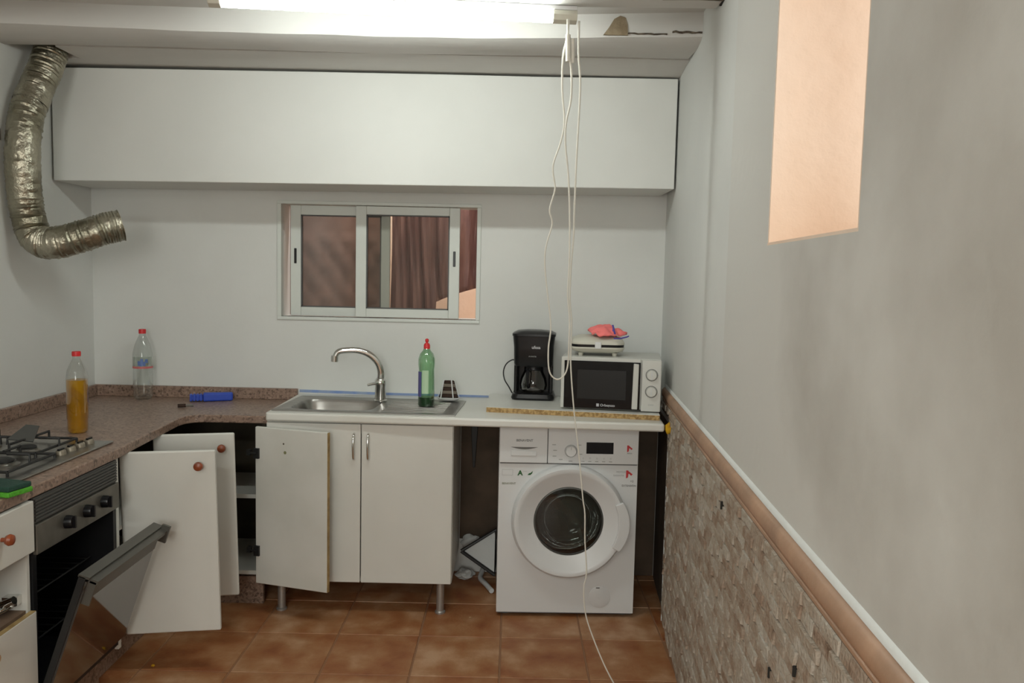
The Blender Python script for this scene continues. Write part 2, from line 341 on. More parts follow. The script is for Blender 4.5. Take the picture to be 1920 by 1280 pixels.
# missing plaster, crumbling joint and dark pockets above the rear beam
hx = fe(.36)
mb = MB().prism([(.312, 2.383), (.402, 2.383), (.400, 2.42), (.392, 2.445), (.372, 2.452), (.35, 2.44), (.332, 2.41)], hx - .016, hx - .008, 'y'); obj('exposed_block', mb, m_tan, bA)
def crack(pts, th, y, mat=m_hole, name='crack'):
    up = [(x, z + th * (.4 + .6 * random.random())) for x, z in pts]; dn = [(x, z - th * (.2 + .4 * random.random())) for x, z in reversed(pts)]
    return obj(name, MB().prism(up + dn, y - .002, y + .006, 'y'), mat, bA)
m_crk = M('crumbled_plaster', srgb(120, 108, 92), .9, col2=srgb(70, 60, 50), scale=50)
crack([(.40 + .012 * i, 2.385 + .001 * math.sin(i * 1.3)) for i in range(13)], .0035, 3.052, m_crk)
crack([(.56 + .012 * i, 2.388 + .0015 * math.sin(i * 1.7)) for i in range(10)], .005, 3.034, m_crk)
obj('dark_pocket', MB().prism([(.655, 2.60), (RX(2.66) - .004, 2.58), (RX(2.66) - .004, 2.672), (.672, 2.660)], 2.3645, 2.372), m_hole, bA)
obj('dark_pocket', MB().prism([(.44, 2.60), (.66, 2.60), (.655, 2.628), (.56, 2.622), (.45, 2.630)], 2.3655, 2.372), m_crk, bA)
# strip of ceiling between beam and boxed soffit
obj('ceiling_strip', MB().prism([(-1.872, 3.361), (RX(3.36), 3.361), (RX(YB), YB), (XL, YB), (XL, 3.55), (-1.872, 3.55)], 2.374, 2.459), m_ceil, ce)
# boxed soffit across the back wall
top = [(-2.05, 2.358), (-1.9, 2.360), (-1.4, 2.362), (-.9, 2.364), (-.3, 2.365), (.1, 2.364), (.4, 2.366), (RX(3.64) - .008, 2.367)]
bot = [(RX(3.64) - .008, 1.889), (-.63, 1.879), (-1.4, 1.874), (-2.05, 1.868)]
sf = obj('trim_1', MB().prism(top + bot, 3.64, YB - .001, 'y'), m_board, kind='structure', bevel=.004)
# thin blackish-blue gap filler behind the opening joint
obj('dark_gap', MB().box(-2.04, RX(3.7) - .01, 3.70, 3.96, 2.366, 2.3735), m_hole, sf)
# split-stone wainscot on the right wall
wb = root('wainscot')
XO = .014
mb = MB(); mb.prism([(RX(.2) - XO, .2), (RX(.2) + .002, .2), (RX(3.44) + .002, 3.44), (RX(3.44) - XO, 3.44)], 0, .935)
mb.prism([(RX(3.44) - XO, 3.44), (RX(3.44) + .002, 3.44), (RX(3.73) + .002, 3.73), (RX(3.73) - XO, 3.73)], .888, .935)
bed = obj('mortar_bed', mb, m_mortar, wb)
obj('end_joint', MB().prism([(RX(3.44) - XO - .006, 3.4405), (RX(3.44), 3.4405), (RX(3.44), 3.452), (RX(3.44) - XO - .002, 3.452)], 0, .845), m_caulk, wb, label='white caulked end of the stone panel')
ang = math.atan(.0708)
RH = .0300; cell = []
for r_ in range(31):
    z0 = .004 + r_ * RH; y = .2 + random.random() * .06
    while y < 3.725:
        L_ = random.choice((.06, .075, .09, .1, .12)) * random.uniform(.92, 1.08)
        y1 = min(y + L_, 3.728 if z0 > .885 else 3.438)
        if y1 - y < .02: break
        cell.append((z0, y, y1)); y = y1
def vis(c):  # visible in the frame and size on the picture
    z, y0, y1 = c; ym = (y0 + y1) / 2; X = RX(ym)
    zc = ym * math.cos(PH) + (1.495 - z) * math.sin(PH)
    px = 960 + 1520 * X / zc; py = 640 + 1520 * ((1.495 - z) * math.cos(PH) - ym * math.sin(PH)) / zc
    return (py < 1300 and px < 1960), X * (y1 - y0) / ym ** 3
cell.sort(key=lambda c: (not vis(c)[0], -vis(c)[1]))
def stone_verts(z0, y0, y1, d, skew):
    g = .0011; k = .0022; z1 = z0 + RH - g; z0 += g; y0 += g; y1 -= g
    P = []
    for (yy, zz, dd) in ((y0, z0, 0), (y1, z0, 0), (y1, z1, 0), (y0, z1, 0), (y0 + k, z0 + k, d - skew), (y1 - k, z0 + k, d), (y1 - k, z1 - k, d + skew), (y0 + k, z1 - k, d + skew * .4)):
        P.append((RX(yy) - XO - dd, yy, zz))
    return P
SF = [(3, 2, 1, 0), (4, 5, 6, 7), (0, 1, 5, 4), (1, 2, 6, 5), (2, 3, 7, 6), (3, 0, 4, 7)]
stuff_mb = MB(); tones = []
for i, (z0, y0, y1) in enumerate(cell):
    d = random.uniform(.003, .0095); sk = random.uniform(-.0035, .0012); P = stone_verts(z0, y0, y1, d, sk)
    if i < 300:
        c = Vector(P[0]); mb = MB().add([Vector(p) - c for p in P], SF)
        o = obj('stone', mb, m_stone, wb, local=True); o.location = c
    else:
        stuff_mb.add(P, SF); tones += [random.random()] * 6
o = obj('small_stones', stuff_mb, m_stone, wb, kind='stuff')
at = o.data.attributes.new('tone', 'FLOAT', 'FACE'); at.data.foreach_set('value', tones)
# a few open black joints
for (y, z) in ((2.192, .863), (1.614, .676), (1.443, .766)):
    obj('open_joint', MB().box(RX(y) - XO - .0105, RX(y) - XO, y, y + .005, z, z + .022), m_hole, wb)
# dado moulding
def mould(name, prof, mat, y0, y1):
    mb = MB(); vs = []; n = len(prof)
    N = 24
    for i in range(N + 1):
        y = y0 + (y1 - y0) * i / N
        vs += [(RX(y) - p, y, z) for p, z in prof]
    fs = [(i * n + k, i * n + (k + 1) % n, (i + 1) * n + (k + 1) % n, (i + 1) * n + k) for i in range(N) for k in range(n)] + [tuple(range(n)), tuple(range(N * n, (N + 1) * n))]
    mb.add(vs, fs, True); return obj(name, mb, mat, kind='structure')
tm = mould('trim_2', [(0, .9355), (.0150, .9355), (.0165, .940), (.0160, .944), (.0125, .9465), (.0170, .950), (.0200, .958), (.0205, .970), (.018, .982), (.011, .990), (0, .993)], m_trim, .2, 3.73)
mould('trim_3', [(0, .9935), (.007, .9935), (.006, .999), (.003, 1.004), (0, 1.006)], m_caulk, .2, 3.74)

# ------------------------------------------------------------------ window
wn = root('window_1', loc=(-.66, YB, WZ0))
fr = MB()
x0, x1, z0, z1 = WX0 - .018, WX1 + .018, WZ0 - .016, WZ1 + .014
fr.box(x0, x1, YB - .008, YB + .03, z1 - .016, z1); fr.box(x0, x1, YB - .008, YB + .03, z0, z0 + .016)
fr.box(x0, WX0 + .002, YB - .008, YB + .03, z0 + .016, z1 - .016); fr.box(WX1 - .002, x1, YB - .008, YB + .03, z0 + .016, z1 - .016)
obj('window_frame', fr, m_alu, wn, bevel=.002)
def sash(x0, x1, ya, gx0, gx1, gz0, gz1, latchx):
    mb = MB(); z0, z1 = WZ0 + .004, WZ1 - .004; yb = ya + .024
    mb.box(x0, gx0, ya, yb, z0, z1); mb.box(gx1, x1, ya, yb, z0, z1); mb.box(gx0, gx1, ya, yb, z0, gz0); mb.box(gx0, gx1, ya, yb, gz1, z1)
    s = obj('sash', mb, m_alu, wn, bevel=.0025)
    g = MB(); t = .005
    g.box(gx0, gx0 + t, ya - .001, yb - .002, gz0, gz1); g.box(gx1 - t, gx1, ya - .001, yb - .002, gz0, gz1); g.box(gx0, gx1, ya - .001, yb - .002, gz0, gz0 + t); g.box(gx0, gx1, ya - .001, yb - .002, gz1 - t, gz1)
    obj('gasket', g, m_rubber, s)
    obj('pane', MB().box(gx0, gx1, ya + .010, ya + .014, gz0, gz1), m_pane, s)
    if latchx: obj('latch', MB().box(latchx - .006, latchx + .006, ya - .004, ya, 1.528, 1.602), m_dark, s, bevel=.003)
sash(-1.101, -.612, YB + .034, -1.049, -.655, 1.315, 1.766, -1.076)
sash(-.774, -.266, YB + .006, -.722, -.317, 1.315, 1.772, -.291)
# the room seen beyond the window
mb = MB(); nr = root('wall_beyond')
mb.box(-2.06, .6, 5.15, 5.25, .6, 2.7); mb.box(-2.12, -2.06, YB + .16, 5.15, .6, 2.7); mb.box(.6, .66, YB + .16, 5.15, .6, 2.7); mb.box(-2.1, .65, YB + .16, 5.2, 2.65, 2.72); mb.box(-2.1, .65, YB + .16, 5.2, .55, .62)
obj('room_shell', mb, m_peach, nr)
q = thing('quilted_hanging', 'brown quilted cloth hanging behind the left half of the window', 'quilt', (-1.0, 4.42, 1.2))
NX, NZ = 60, 44; vs = []; fs = []
X0, X1, Z0, Z1 = -1.42, -.683, 1.1, 2.1
for j in range(NZ + 1):
    for i in range(NX + 1):
        x = X0 + (X1 - X0) * i / NX; z = Z0 + (Z1 - Z0) * j / NZ
        a = abs(((x + z * .75) / .12) % 1 - .5) * 2; b_ = abs(((x - z * .75) / .12) % 1 - .5) * 2
        pf = (min(a, 1) ** .4) * (min(b_, 1) ** .4); inn = max(0, min(1, (x + 1.2) / .04)) * max(0, min(1, (1.70 - z) / .04))
        vs.append((x, 4.42 - .015 * pf * inn, z))
n0 = len(vs); vs += [(v[0], 4.44, v[2]) for v in vs[:]]
for j in range(NZ):
    for i in range(NX):
        a = j * (NX + 1) + i; fs.append((a, a + 1, a + NX + 2, a + NX + 1)); fs.append((a + n0, a + NX + 1 + n0, a + NX + 2 + n0, a + 1 + n0))
obj('quilt_panel', MB().add(vs, fs, True), m_quilt, q)
obj('hem', MB().box(-1.42, -.683, 4.405, 4.445, 2.1, 2.13), m_quilt, q)
cu = thing('curtain', 'dark brown curtain gathered behind the right edge of the window', 'curtain', (-.35, 4.4, 1.2))
vs = []; fs = []; NX, NZ = 70, 30
for j in range(NZ + 1):
    for i in range(NX + 1):
        u = i / NX; v = j / NZ; x = -.675 + u * .66
        zb = 1.10 if x < -.33 else 1.10 + .26 + .62 * max(0, x + .30) ** 1.0
        if -.42 <= x: zb = 1.37 + .35 * (x + .33)
        z = zb + (2.25 - zb) * v
        vs.append((x + .02 * math.sin(v * 3 + u * 8), 4.38 + .014 * math.sin(u * 46 + 1.5 * math.sin(v * 4)) + .01 * math.sin(u * 90 + v * 5), z))
for j in range(NZ):
    for i in range(NX): a = j * (NX + 1) + i; fs.append((a, a + 1, a + NX + 2, a + NX + 1))
o = obj('cloth', MB().add(vs, fs, True), m_curt, cu); sd = o.modifiers.new('s', 'SOLIDIFY'); sd.thickness = .003
obj('curtain_rod', MB().tube([(-1.5, 4.4, 2.26), (.3, 4.4, 2.26)], .012), m_legs, cu)

# ================================================================== LEFT RUN
# granite worktop, L-shaped
GZ = .857
gw = thing('granite_worktop', 'speckled pink-brown granite worktop in the left corner', 'worktop', (-1.7, 3.3, GZ))
pts = [(XL + .002, 1.3), (-1.375, 1.3), (-1.372, 2.80), (-1.402, 3.30), (-1.408, 3.40), (-1.398, 3.455), (-1.372, 3.487), (-1.34, 3.50), (-1.052, 3.50), (-1.052, YB - .002), (XL + .002, YB - .002)]
obj('slab', MB().prism(pts, GZ - .034, GZ), m_gran, gw, bevel=.004)
obj('backsplash', MB().box(XL + .022, -1.052, YB - .022, YB - .002, GZ, GZ + .055), m_gran, gw, bevel=.003)
obj('backsplash', MB().box(XL + .002, XL + .022, 1.3, YB - .002, GZ, GZ + .055), m_gran, gw, bevel=.003)
FX = -1.385
# drawer cabinet at the near end
dc = thing('drawer_cabinet', 'white drawer cabinet with an empty drawer gap left of the oven', 'cabinet', (-1.7, 1.9, .02))
y0, y1 = 1.42, 2.288
mb = MB(); mb.box(-1.98, FX, y1 - .016, y1, .02, .822); mb.box(-1.98, FX, y0, y0 + .016, .02, .822); mb.box(-1.98, -1.964, y0 + .016, y1 - .016, .02, .822); mb.box(-1.964, FX, y0 + .016, y1 - .016, .02, .036)
obj('carcass', mb, m_white, dc, bevel=.001)
obj('shelf', MB().box(-1.95, FX - .004, y0 + .018, y1 - .018, .484, .497), m_brown, dc)
obj('inner_partition', MB().box(-1.90, -1.885, y0 + .018, y1 - .018, .50, .66), m_brown, dc)
obj('drawer_rail', MB().box(-1.62, -1.60, y1 - .14, y1 - .12, .50, .655), m_woodl, dc)
d1 = obj('drawer_front', MB().box(FX + .001, FX + .019, y0 + .003, y1 - .003, .668, .818), m_white, dc, bevel=.003)
def knob(c, ax, mat, parent, r=.016):
    mb = MB(); s = 1 if ax == 'x' else -1
    mb.lathe([(.006, 0), (.006, s * .010), (r * .8, s * .014), (r, s * .022), (r * .85, s * .030), (r * .35, s * .034)], c, ax, 20); return obj('knob', mb, mat, parent)
knob((FX + .019, 2.135, .752), 'x', m_wood, d1)
dd = obj('door', MB().box(FX + .001, FX + .019, y0 + .003, y1 - .003, .05, .490), m_white, dc, bevel=.002)
obj('edge_band', MB().box(FX + .002, FX + .018, y0 + .004, y1 - .004, .4902, .4915), m_edge, dd)
knob((FX + .019, 2.06, .455), 'x', m_woodl, dd, .014)
hg = MB(); hg.box(-1.44, -1.40, y1 - .045, y1 - .016, .52, .545); hg.tube([(-1.43, y1 - .06, .53), (-1.395, y1 - .06, .545)], .012); hg.tube([(-1.44, y1 - .18, .515), (-1.42, y1 - .03, .515)], .006)
obj('hinge', hg, m_chrome, dc)
# plinth under the left run and the corner
pl = thing('granite_plinth', 'speckled granite plinth under the open corner cabinet', 'plinth', (-1.5, 2.9, 0))
obj('plinth_board', MB().box(-1.48, -1.457, 2.29, 2.80, .001, .148), m_gran, pl)
obj('plinth_board', MB().box(-1.475, -1.09, 3.53, 3.55, .001, .125), m_gran, pl)
obj('plinth_board', MB().box(-1.495, -1.475, 2.80, 3.55, .001, .122), m_gran, pl)
# gas hob
m_hobk = M('beige_metal_knob', (.24, .21, .16), .4, .4)
hb = thing('gas_hob', 'stainless gas hob with black pan supports on the granite', 'hob', (-1.7, 2.6, GZ))
HZ = GZ + .001
mb = MB().box(-1.94, -1.435, 2.325, 2.895, HZ, HZ + .007); plate = obj('hob_plate', mb, m_steel, hb, bevel=.003)
for (bx, by, br) in ((-1.80, 2.50, .045), (-1.59, 2.48, .06), (-1.80, 2.74, .05), (-1.62, 2.68, .04)):
    z = HZ + .007
    bo = obj('burner', MB().lathe([(br, z), (br, z + .008), (br * .8, z + .012), (br * .8, z + .016)], (bx, by, 0), n=28), m_steel, hb)
    obj('burner_cap', MB().lathe([(br * .72, z + .016), (br * .75, z + .020), (br * .6, z + .024), (0.001, z + .025)], (bx, by, 0), n=28), m_iron, bo)
def grate(yc, xa=-1.92, xb=-1.49):
    mb = MB(); z = HZ + .008; t = z + .038; r = .0045; ya, yb = yc - .125, yc + .125
    ring = [(xa, ya, z + .012), (xb, ya, z + .012), (xb, yb, z + .012), (xa, yb, z + .012), (xa, ya, z + .012)]
    for a, b_ in zip(ring, ring[1:]): mb.tube([a, b_], r, 8)
    for cx, cy in ((xa, ya), (xb, ya), (xb, yb), (xa, yb)): mb.tube([(cx, cy, z - .001), (cx, cy, z + .013)], r, 8)
    for bx in ((xa * .73 + xb * .27), (xa * .25 + xb * .75)):
        for k in range(4):
            a = k * math.pi / 2 + .0; ex, ey = math.cos(a), math.sin(a); L1 = .115 if k % 2 else .10
            mb.tube([(bx + ex * L1, yc + ey * L1, z + .012), (bx + ex * L1, yc + ey * L1, t), (bx + ex * .03, yc + ey * .03, t)], r, 8)
    return obj('pan_support', mb, m_iron, hb)
grate(2.49); grate(2.735, -1.92, -1.55)
for i, y in enumerate((2.66, 2.72, 2.78, 2.84)):
    z = HZ + .007
    k = obj('hob_knob', MB().lathe([(.017, z), (.016, z + .012), (.013, z + .016)], (-1.495, y, 0), n=20), m_hobk, hb)
    obj('grip', MB().box(-1.499, -1.491, y - .015, y + .015, z + .015, z + .021), m_dark, k)
obj('flame_plate', MB().prism([(-.04, -.04), (.04, -.03), (.022, .05), (-.02, .045)], 0, .004, 'z', Matrix.Translation((-1.66, 2.74, HZ + .055)) @ Matrix.Rotation(R(28), 4, 'X') @ Matrix.Rotation(R(12), 4, 'Y')), m_darkg, hb)
# sponge
sp = thing('scouring_sponge', 'green scouring sponge with dark top at the near worktop edge', 'sponge', (-1.425, 2.222, GZ), R(-14))
obj('scourer_layer', MB().box(-.11, .075, -.042, .042, .0005, .015), m_green, sp, bevel=.003, local=True)
obj('sponge_layer', MB().box(-.108, .073, -.04, .04, .015, .030), m_teal, sp, bevel=.004, local=True)
# oven
ov = thing('built_in_oven', 'black built-in oven with its glass door hanging open', 'oven', (-1.66, 2.55, .13))
oy0, oy1 = 2.296, 2.792; ox = FX + .004
mb = MB(); mb.box(-1.95, ox, oy0, oy0 + .02, .15, .822); mb.box(-1.95, ox, oy1 - .02, oy1, .15, .822); mb.box(-1.95, ox, oy0 + .02, oy1 - .02, .15, .185); mb.box(-1.95, ox, oy0 + .02, oy1 - .02, .645, .822); mb.box(-1.95, -1.93, oy0 + .02, oy1 - .02, .185, .645)
obj('oven_body', mb, m_ovenin, ov)
mb = MB(); mb.box(ox, ox + .006, oy0 + .002, oy1 - .002, .744, .820)
for k in range(7): z = .750 + k * .010; mb.box(ox + .006, ox + .010, oy0 + .006, oy1 - .006, z, z + .0045)
obj('vent_grille', mb, m_darkg, ov)
cp = obj('control_panel', MB().box(ox, ox + .014, oy0 + .002, oy1 - .002, .652, .741), m_panel, ov, bevel=.002)
for y in (2.455, 2.57, 2.68):
    k = obj('oven_knob', MB().lathe([(.021, ox + .014), (.020, ox + .030), (.018, ox + .036)], (0, y, .703), 'x', 24), m_dark, cp)
    obj('knob_grip', MB().box(ox + .034, ox + .044, y - .004, y + .004, .684, .722), m_dark, k, bevel=.001)
mb = MB()
for zz in (.33, .48):
    for k in range(9): y = oy0 + .05 + k * .05; mb.tube([(-1.92, y, zz), (-1.46, y, zz)], .0025, 6)
    mb.tube([(-1.46, oy0 + .025, zz), (-1.46, oy1 - .025, zz)], .003, 6)
obj('oven_rack', mb, m_iron, ov)
# oven door, hinged at the bottom, leaning out about 20 degrees
dr = bpy.data.objects.new('oven_door', None)
dm = MB(); A = R(19); HL = .432
Mx = Matrix.Translation((ox + .012, 0, .178)) @ Matrix.Rotation(A, 4, 'Y')   # local z runs up the door, x outwards
ya, yb = oy0 + .004, oy1 + .006
dm.box(-.022, 0, ya, ya + .028, 0, HL, Mx); dm.box(-.022, 0, yb - .028, yb, 0, HL, Mx); dm.box(-.022, 0, ya + .028, yb - .028, 0, .03, Mx); dm.box(-.022, 0, ya + .028, yb - .028, HL - .03, HL, Mx)
od = obj('oven_door', dm, m_iron, ov, bevel=.0015)
obj('door_glass', MB().box(.0005, .006, ya + .002, yb - .002, .004, HL - .012, Mx), m_oveng, od)
obj('inner_glass', MB().box(-.020, -.016, ya + .03, yb - .03, .032, HL - .032, Mx), m_oveng, od)
hm = MB(); hm.box(.006, .010, ya + .01, yb - .005, HL - .085, HL - .004, Mx); hm.box(.010, .034, ya + .01, yb - .005, HL - .016, HL - .004, Mx); hm.box(-.024, .010, ya, yb, HL - .004, HL + .003, Mx)
hm.box(.010, .040, yb - .014, yb - .004, HL - .05, HL + .012, Mx)
hm.box(.010, .030, ya + .01, ya + .016, HL - .085, HL - .010, Mx)
obj('door_handle', hm, M('oven_handle_grey', (.13, .125, .11), .4, .6), od)
bpy.data.objects.remove(dr)
# corner cabinet
cc = thing('corner_cabinet', 'white corner cabinet with three doors standing open', 'cabinet', (-1.6, 3.3, .125))
mb = MB()
mb.box(-1.98, FX - .012, 2.800, 2.816, .13, .822)                         # side towards the oven
mb.box(-1.98, -1.965, 2.816, 3.95, .13, .822)                             # back left
mb.box(-1.965, -1.075, 3.935, 3.95, .13, .822)                            # back rear
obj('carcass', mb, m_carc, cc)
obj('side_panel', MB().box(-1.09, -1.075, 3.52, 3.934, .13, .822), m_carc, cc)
obj('cabinet_stile', MB().box(FX - .012, FX + .002, 2.798, 2.818, .13, .822), m_whitein, cc)
Lp = [(-1.962, 2.82), (-1.415, 2.82), (-1.43, 3.50), (-1.095, 3.50), (-1.095, 3.93), (-1.962, 3.93)]
obj('bottom_panel', MB().prism(Lp, .145, .163), m_whitein, cc)
Ls = [(-1.962, 2.82), (-1.50, 2.82), (-1.50, 3.54), (-1.095, 3.54), (-1.095, 3.93), (-1.962, 3.93)]
obj('shelf', MB().prism(Ls, .478, .496), m_whitein, cc)
obj('shelf', MB().box(-1.43, -1.40, 3.40, 3.50, .13, .80), m_carc, cc) if False else None
def swing_door(p0, p1, z0, z1, tilt, th=.018, inner=False):
    """a door panel from hinge p0 to free edge p1 (x,y), sagging by tilt"""
    v = Vector((p1[0] - p0[0], p1[1] - p0[1], 0)); w = v.length; a = math.atan2(v.y, v.x)
    Mx = Matrix.Translation((p0[0], p0[1], z0)) @ Matrix.Rotation(a, 4, 'Z') @ Matrix.Rotation(-tilt, 4, 'Y')
    d = obj('door', MB().box(0, w, 0, th, 0, z1 - z0, Mx), m_whitein if inner else m_white, cc, bevel=.006 if not inner else .004, seg=3)
    return d, Mx, w
d1, Mx, w = swing_door((-1.397, 2.885), (-1.062, 2.925), .142, .824, R(1.4))
def knob_m(Mx, c, parent, mat=m_wood, r=.017):
    mb = MB().lathe([(.006, 0), (.006, -.012), (r * .75, -.015), (r, -.024), (r * .85, -.033), (r * .3, -.037)], c, 'y', 22); mb.v = [tuple(Mx @ Vector(v)) for v in mb.v]; obj('knob', mb, mat, parent)
knob_m(Mx, (w - .055, 0, .628), d1)
obj('edge_band', MB().box(w - .032, w - .001, -.0018, -.0002, .004, .678, Mx), m_white, d1)
obj('screw_hole', MB().lathe([(.006, 0), (.005, -.001)], (.14, 0, .545), 'y', 10), m_carc, d1).data.transform(Matrix.Identity(4))
d2, Mx, w = swing_door((-1.416, 3.205), (-1.103, 3.245), .146, .824, R(1.4))
knob_m(Mx, (w - .045, 0, .60 + .02), d2)
d3, Mx, w = swing_door((-1.088, 3.415), (-.757, 3.318), .140, .826, R(0), inner=True)
obj('edge_band', MB().box(w + .0002, w + .002, 0, .018, .002, .684, Mx), m_edge, d3)
for z in (.146, .572):
    hb_ = MB(); hb_.box(-.004, .022, -.010, 0, z - .022, z + .022, Mx); hb_.tube([Mx @ Vector((-.03, -.006, z)), Mx @ Vector((.012, -.012, z))], .005, 8); hb_.box(-.036, -.018, -.012, .004, z - .010, z + .014, Mx)
    obj('hinge', hb_, m_iron, d3)
for (u, z, m__) in ((.145, .585, m_inkol), (.138, .622, m_carc)):
    s_ = MB().lathe([(.007 if m__ is m_inkol else .004, 0), (.006 if m__ is m_inkol else .003, -.0008)], (u, 0, z), 'y', 12); s_.v = [tuple(Mx @ Vector(v)) for v in s_.v]; obj('screw_hole', s_, m__, d3)

# ================================================================== BACK RUN
# sink cabinet
sc = thing('sink_cabinet', 'white two-door sink cabinet on round metal legs', 'cabinet', (-.64, 3.6, 0))
mb = MB(); mb.box(-1.046, -1.030, 3.448, 3.94, .146, .848); mb.box(-.258, -.242, 3.448, 3.94, .146, .848); mb.box(-1.030, -.258, 3.448, 3.94, .146, .162); mb.box(-1.030, -.258, 3.925, 3.94, .162, .78); mb.box(-1.030, -.258, 3.448, 3.466, .80, .848)
obj('carcass', mb, m_white, sc)
for (a, b_, hx_) in ((-1.044, -.640, -.668), (-.636, -.244, -.606)):
    d = obj('door', MB().box(a, b_, 3.430, 3.447, .146, .843), m_white, sc, bevel=.0025)
    pts = [(hx_, 3.430, .690), (hx_, 3.412, .700), (hx_, 3.404, .745), (hx_, 3.412, .792), (hx_, 3.430, .802)]
    obj('handle', MB().tube(smooth_path(pts, 5), .005, 10), m_chrome, d)
for x in (-.992, -.292):
    for y in (3.475, 3.88):
        l = obj('leg', MB().lathe([(.017, .012), (.017, .145)], (x, y, 0), n=20), m_legs, sc)
        obj('foot', MB().lathe([(.023, .0005), (.023, .008), (.018, .012)], (x, y, 0), n=20), m_legs, l)
# white worktop with the bowl cut-out
CZ0, CZ1 = .850, .886
wt = thing('white_worktop', 'white laminate worktop over the washing machine and sink cabinet', 'worktop', (-.2, 3.6, CZ0))
SA = R(-3.3); SC = Vector((-1.036, 3.474, 0))
def SL(u, v): p = Matrix.Rotation(SA, 3, 'Z') @ Vector((u, v, 0)); return (SC.x + p.x, SC.y + p.y)
bu0, bu1, bv0, bv1 = .045, .425, .045, .345       # bowl in sink-local units
F0, F1, B1, B0 = (-1.046, 3.422), (.648, 3.362), (.690, YB - .003), (-1.046, YB - .003)
I = [SL(bu0 - .01, bv0 - .01), SL(bu1 + .01, bv0 - .01), SL(bu1 + .01, bv1 + .01), SL(bu0 - .01, bv1 + .01)]
V2 = [F0, F1, B1, B0] + I; vs = [(x, y, z) for z in (CZ0, CZ1) for x, y in V2]; fs = []
for k in range(4):
    a, b_ = k, (k + 1) % 4
    fs += [(a, b_, b_ + 4, a + 4), (a + 8, a + 12, b_ + 12, b_ + 8), (a, a + 8, b_ + 8, b_), (a + 4, b_ + 4, b_ + 12, a + 12)]
obj('slab', MB().add(vs, fs), m_counter, wt, bevel=.009, seg=4)
# steel sink
sk = thing('kitchen_sink', 'stainless steel inset sink with bowl and ridged drainer', 'sink', (SC.x, SC.y, CZ1), SA)
W_, D_ = .800, .408; cx_, cy_ = (bu0 + bu1) / 2, (bv0 + bv1) / 2
angs = sorted(set([2 * math.pi * k / 72 for k in range(72)] + [math.atan2(y - cy_, x - cx_) % (2 * math.pi) for x in (0, W_) for y in (0, D_)]))
def ray_rect(a, x0, x1, y0, y1):
    dx, dy = math.cos(a), math.sin(a); t = min([(x1 - cx_) / dx if dx > 1e-9 else 9, (x0 - cx_) / dx if dx < -1e-9 else 9, (y1 - cy_) / dy if dy > 1e-9 else 9, (y0 - cy_) / dy if dy < -1e-9 else 9]); return cx_ + dx * t, cy_ + dy * t
def sup(a, hw, hh, n=5):
    c, s_ = math.cos(a), math.sin(a); t = (abs(c / hw) ** n + abs(s_ / hh) ** n) ** (-1 / n); return cx_ + c * t, cy_ + s_ * t
hw, hh = (bu1 - bu0) / 2, (bv1 - bv0) / 2
rings = []
for e, z in ((0, .0005), (0, .005), (.006, .007), (.016, .004)): rings.append([(*ray_rect(a, e, W_ - e, e, D_ - e), z) for a in angs])
for e, z in ((-.002, .004), (.004, .001), (.010, -.012), (.022, -.11), (.05, -.135), (.09, -.14)): rings.append([(*sup(a, hw - e, hh - e, 5 if e < .03 else 3.5), z) for a in angs])
rings.append([(cx_ + .022 * math.cos(a), cy_ + .022 * math.sin(a), -.142) for a in angs])
N = len(angs); vs = [p for r_ in rings for p in r_]; fs = [(i * N + k, i * N + (k + 1) % N, (i + 1) * N + (k + 1) % N, (i + 1) * N + k) for i in range(len(rings) - 1) for k in range(N)]
fs.append(tuple(range((len(rings) - 1) * N, len(rings) * N)))
obj('basin', MB().add(vs, fs, True), m_steel, sk, local=True)
mb = MB()
for k in range(8):
    y = .06 + k * .038
    mb.tube([(.47, y, .0035), (.74, y, .0035)], .0035, 8)
obj('drainer_ridges', mb, m_steel, sk, local=True)
obj('drain', MB().lathe([(.03, -.1405), (.03, -.138), (.022, -.137), (.004, -.1385)], (cx_, cy_, 0), n=24), m_chrome, sk, local=True)
# tap
tp = thing('mixer_tap', 'chrome mixer tap with a long curved spout behind the sink', 'tap', (-.612, 3.770, CZ1 + .004))
mb = MB().lathe([(.030, .001), (.030, .006), (.026, .010), (.025, .075), (.027, .080), (.027, .098), (.021, .108), (.016, .112)], n=24)
obj('tap_body', mb, m_chrome, tp, local=True)
obj('spout', MB().tube(smooth_path([(0, 0, .100), (.003, -.006, .14), (-.012, -.012, .185), (-.050, -.02, .222), (-.100, -.03, .240), (-.155, -.04, .240), (-.190, -.045, .232), (-.203, -.048, .206), (-.205, -.048, .196)], 6), .0115, 14, rfun=lambda t: .018 - .0045 * min(1, t * 1.6)), m_chrome, tp, local=True)
obj('spout_tip', MB().tube([(-.2035, -.048, .216), (-.2055, -.048, .188)], .0175, 14), m_chrome, tp, local=True)
obj('lever', MB().tube(smooth_path([(0, -.012, .086), (-.02, -.03, .088), (-.052, -.05, .082)], 4), .006, 10, rfun=lambda t: .0085 - .003 * t), m_chrome, tp, local=True)
# blue tape
tag(obj('masking_tape', MB().prism([(-1.046, .893), (-.6, .888), (-.11, .8868), (-.11, .897), (-.6, .900), (-1.046, .907)], YB - .0018, YB - .0004, 'y'), m_tape), 'strip of pale blue masking tape along the wall behind the sink', 'tape')
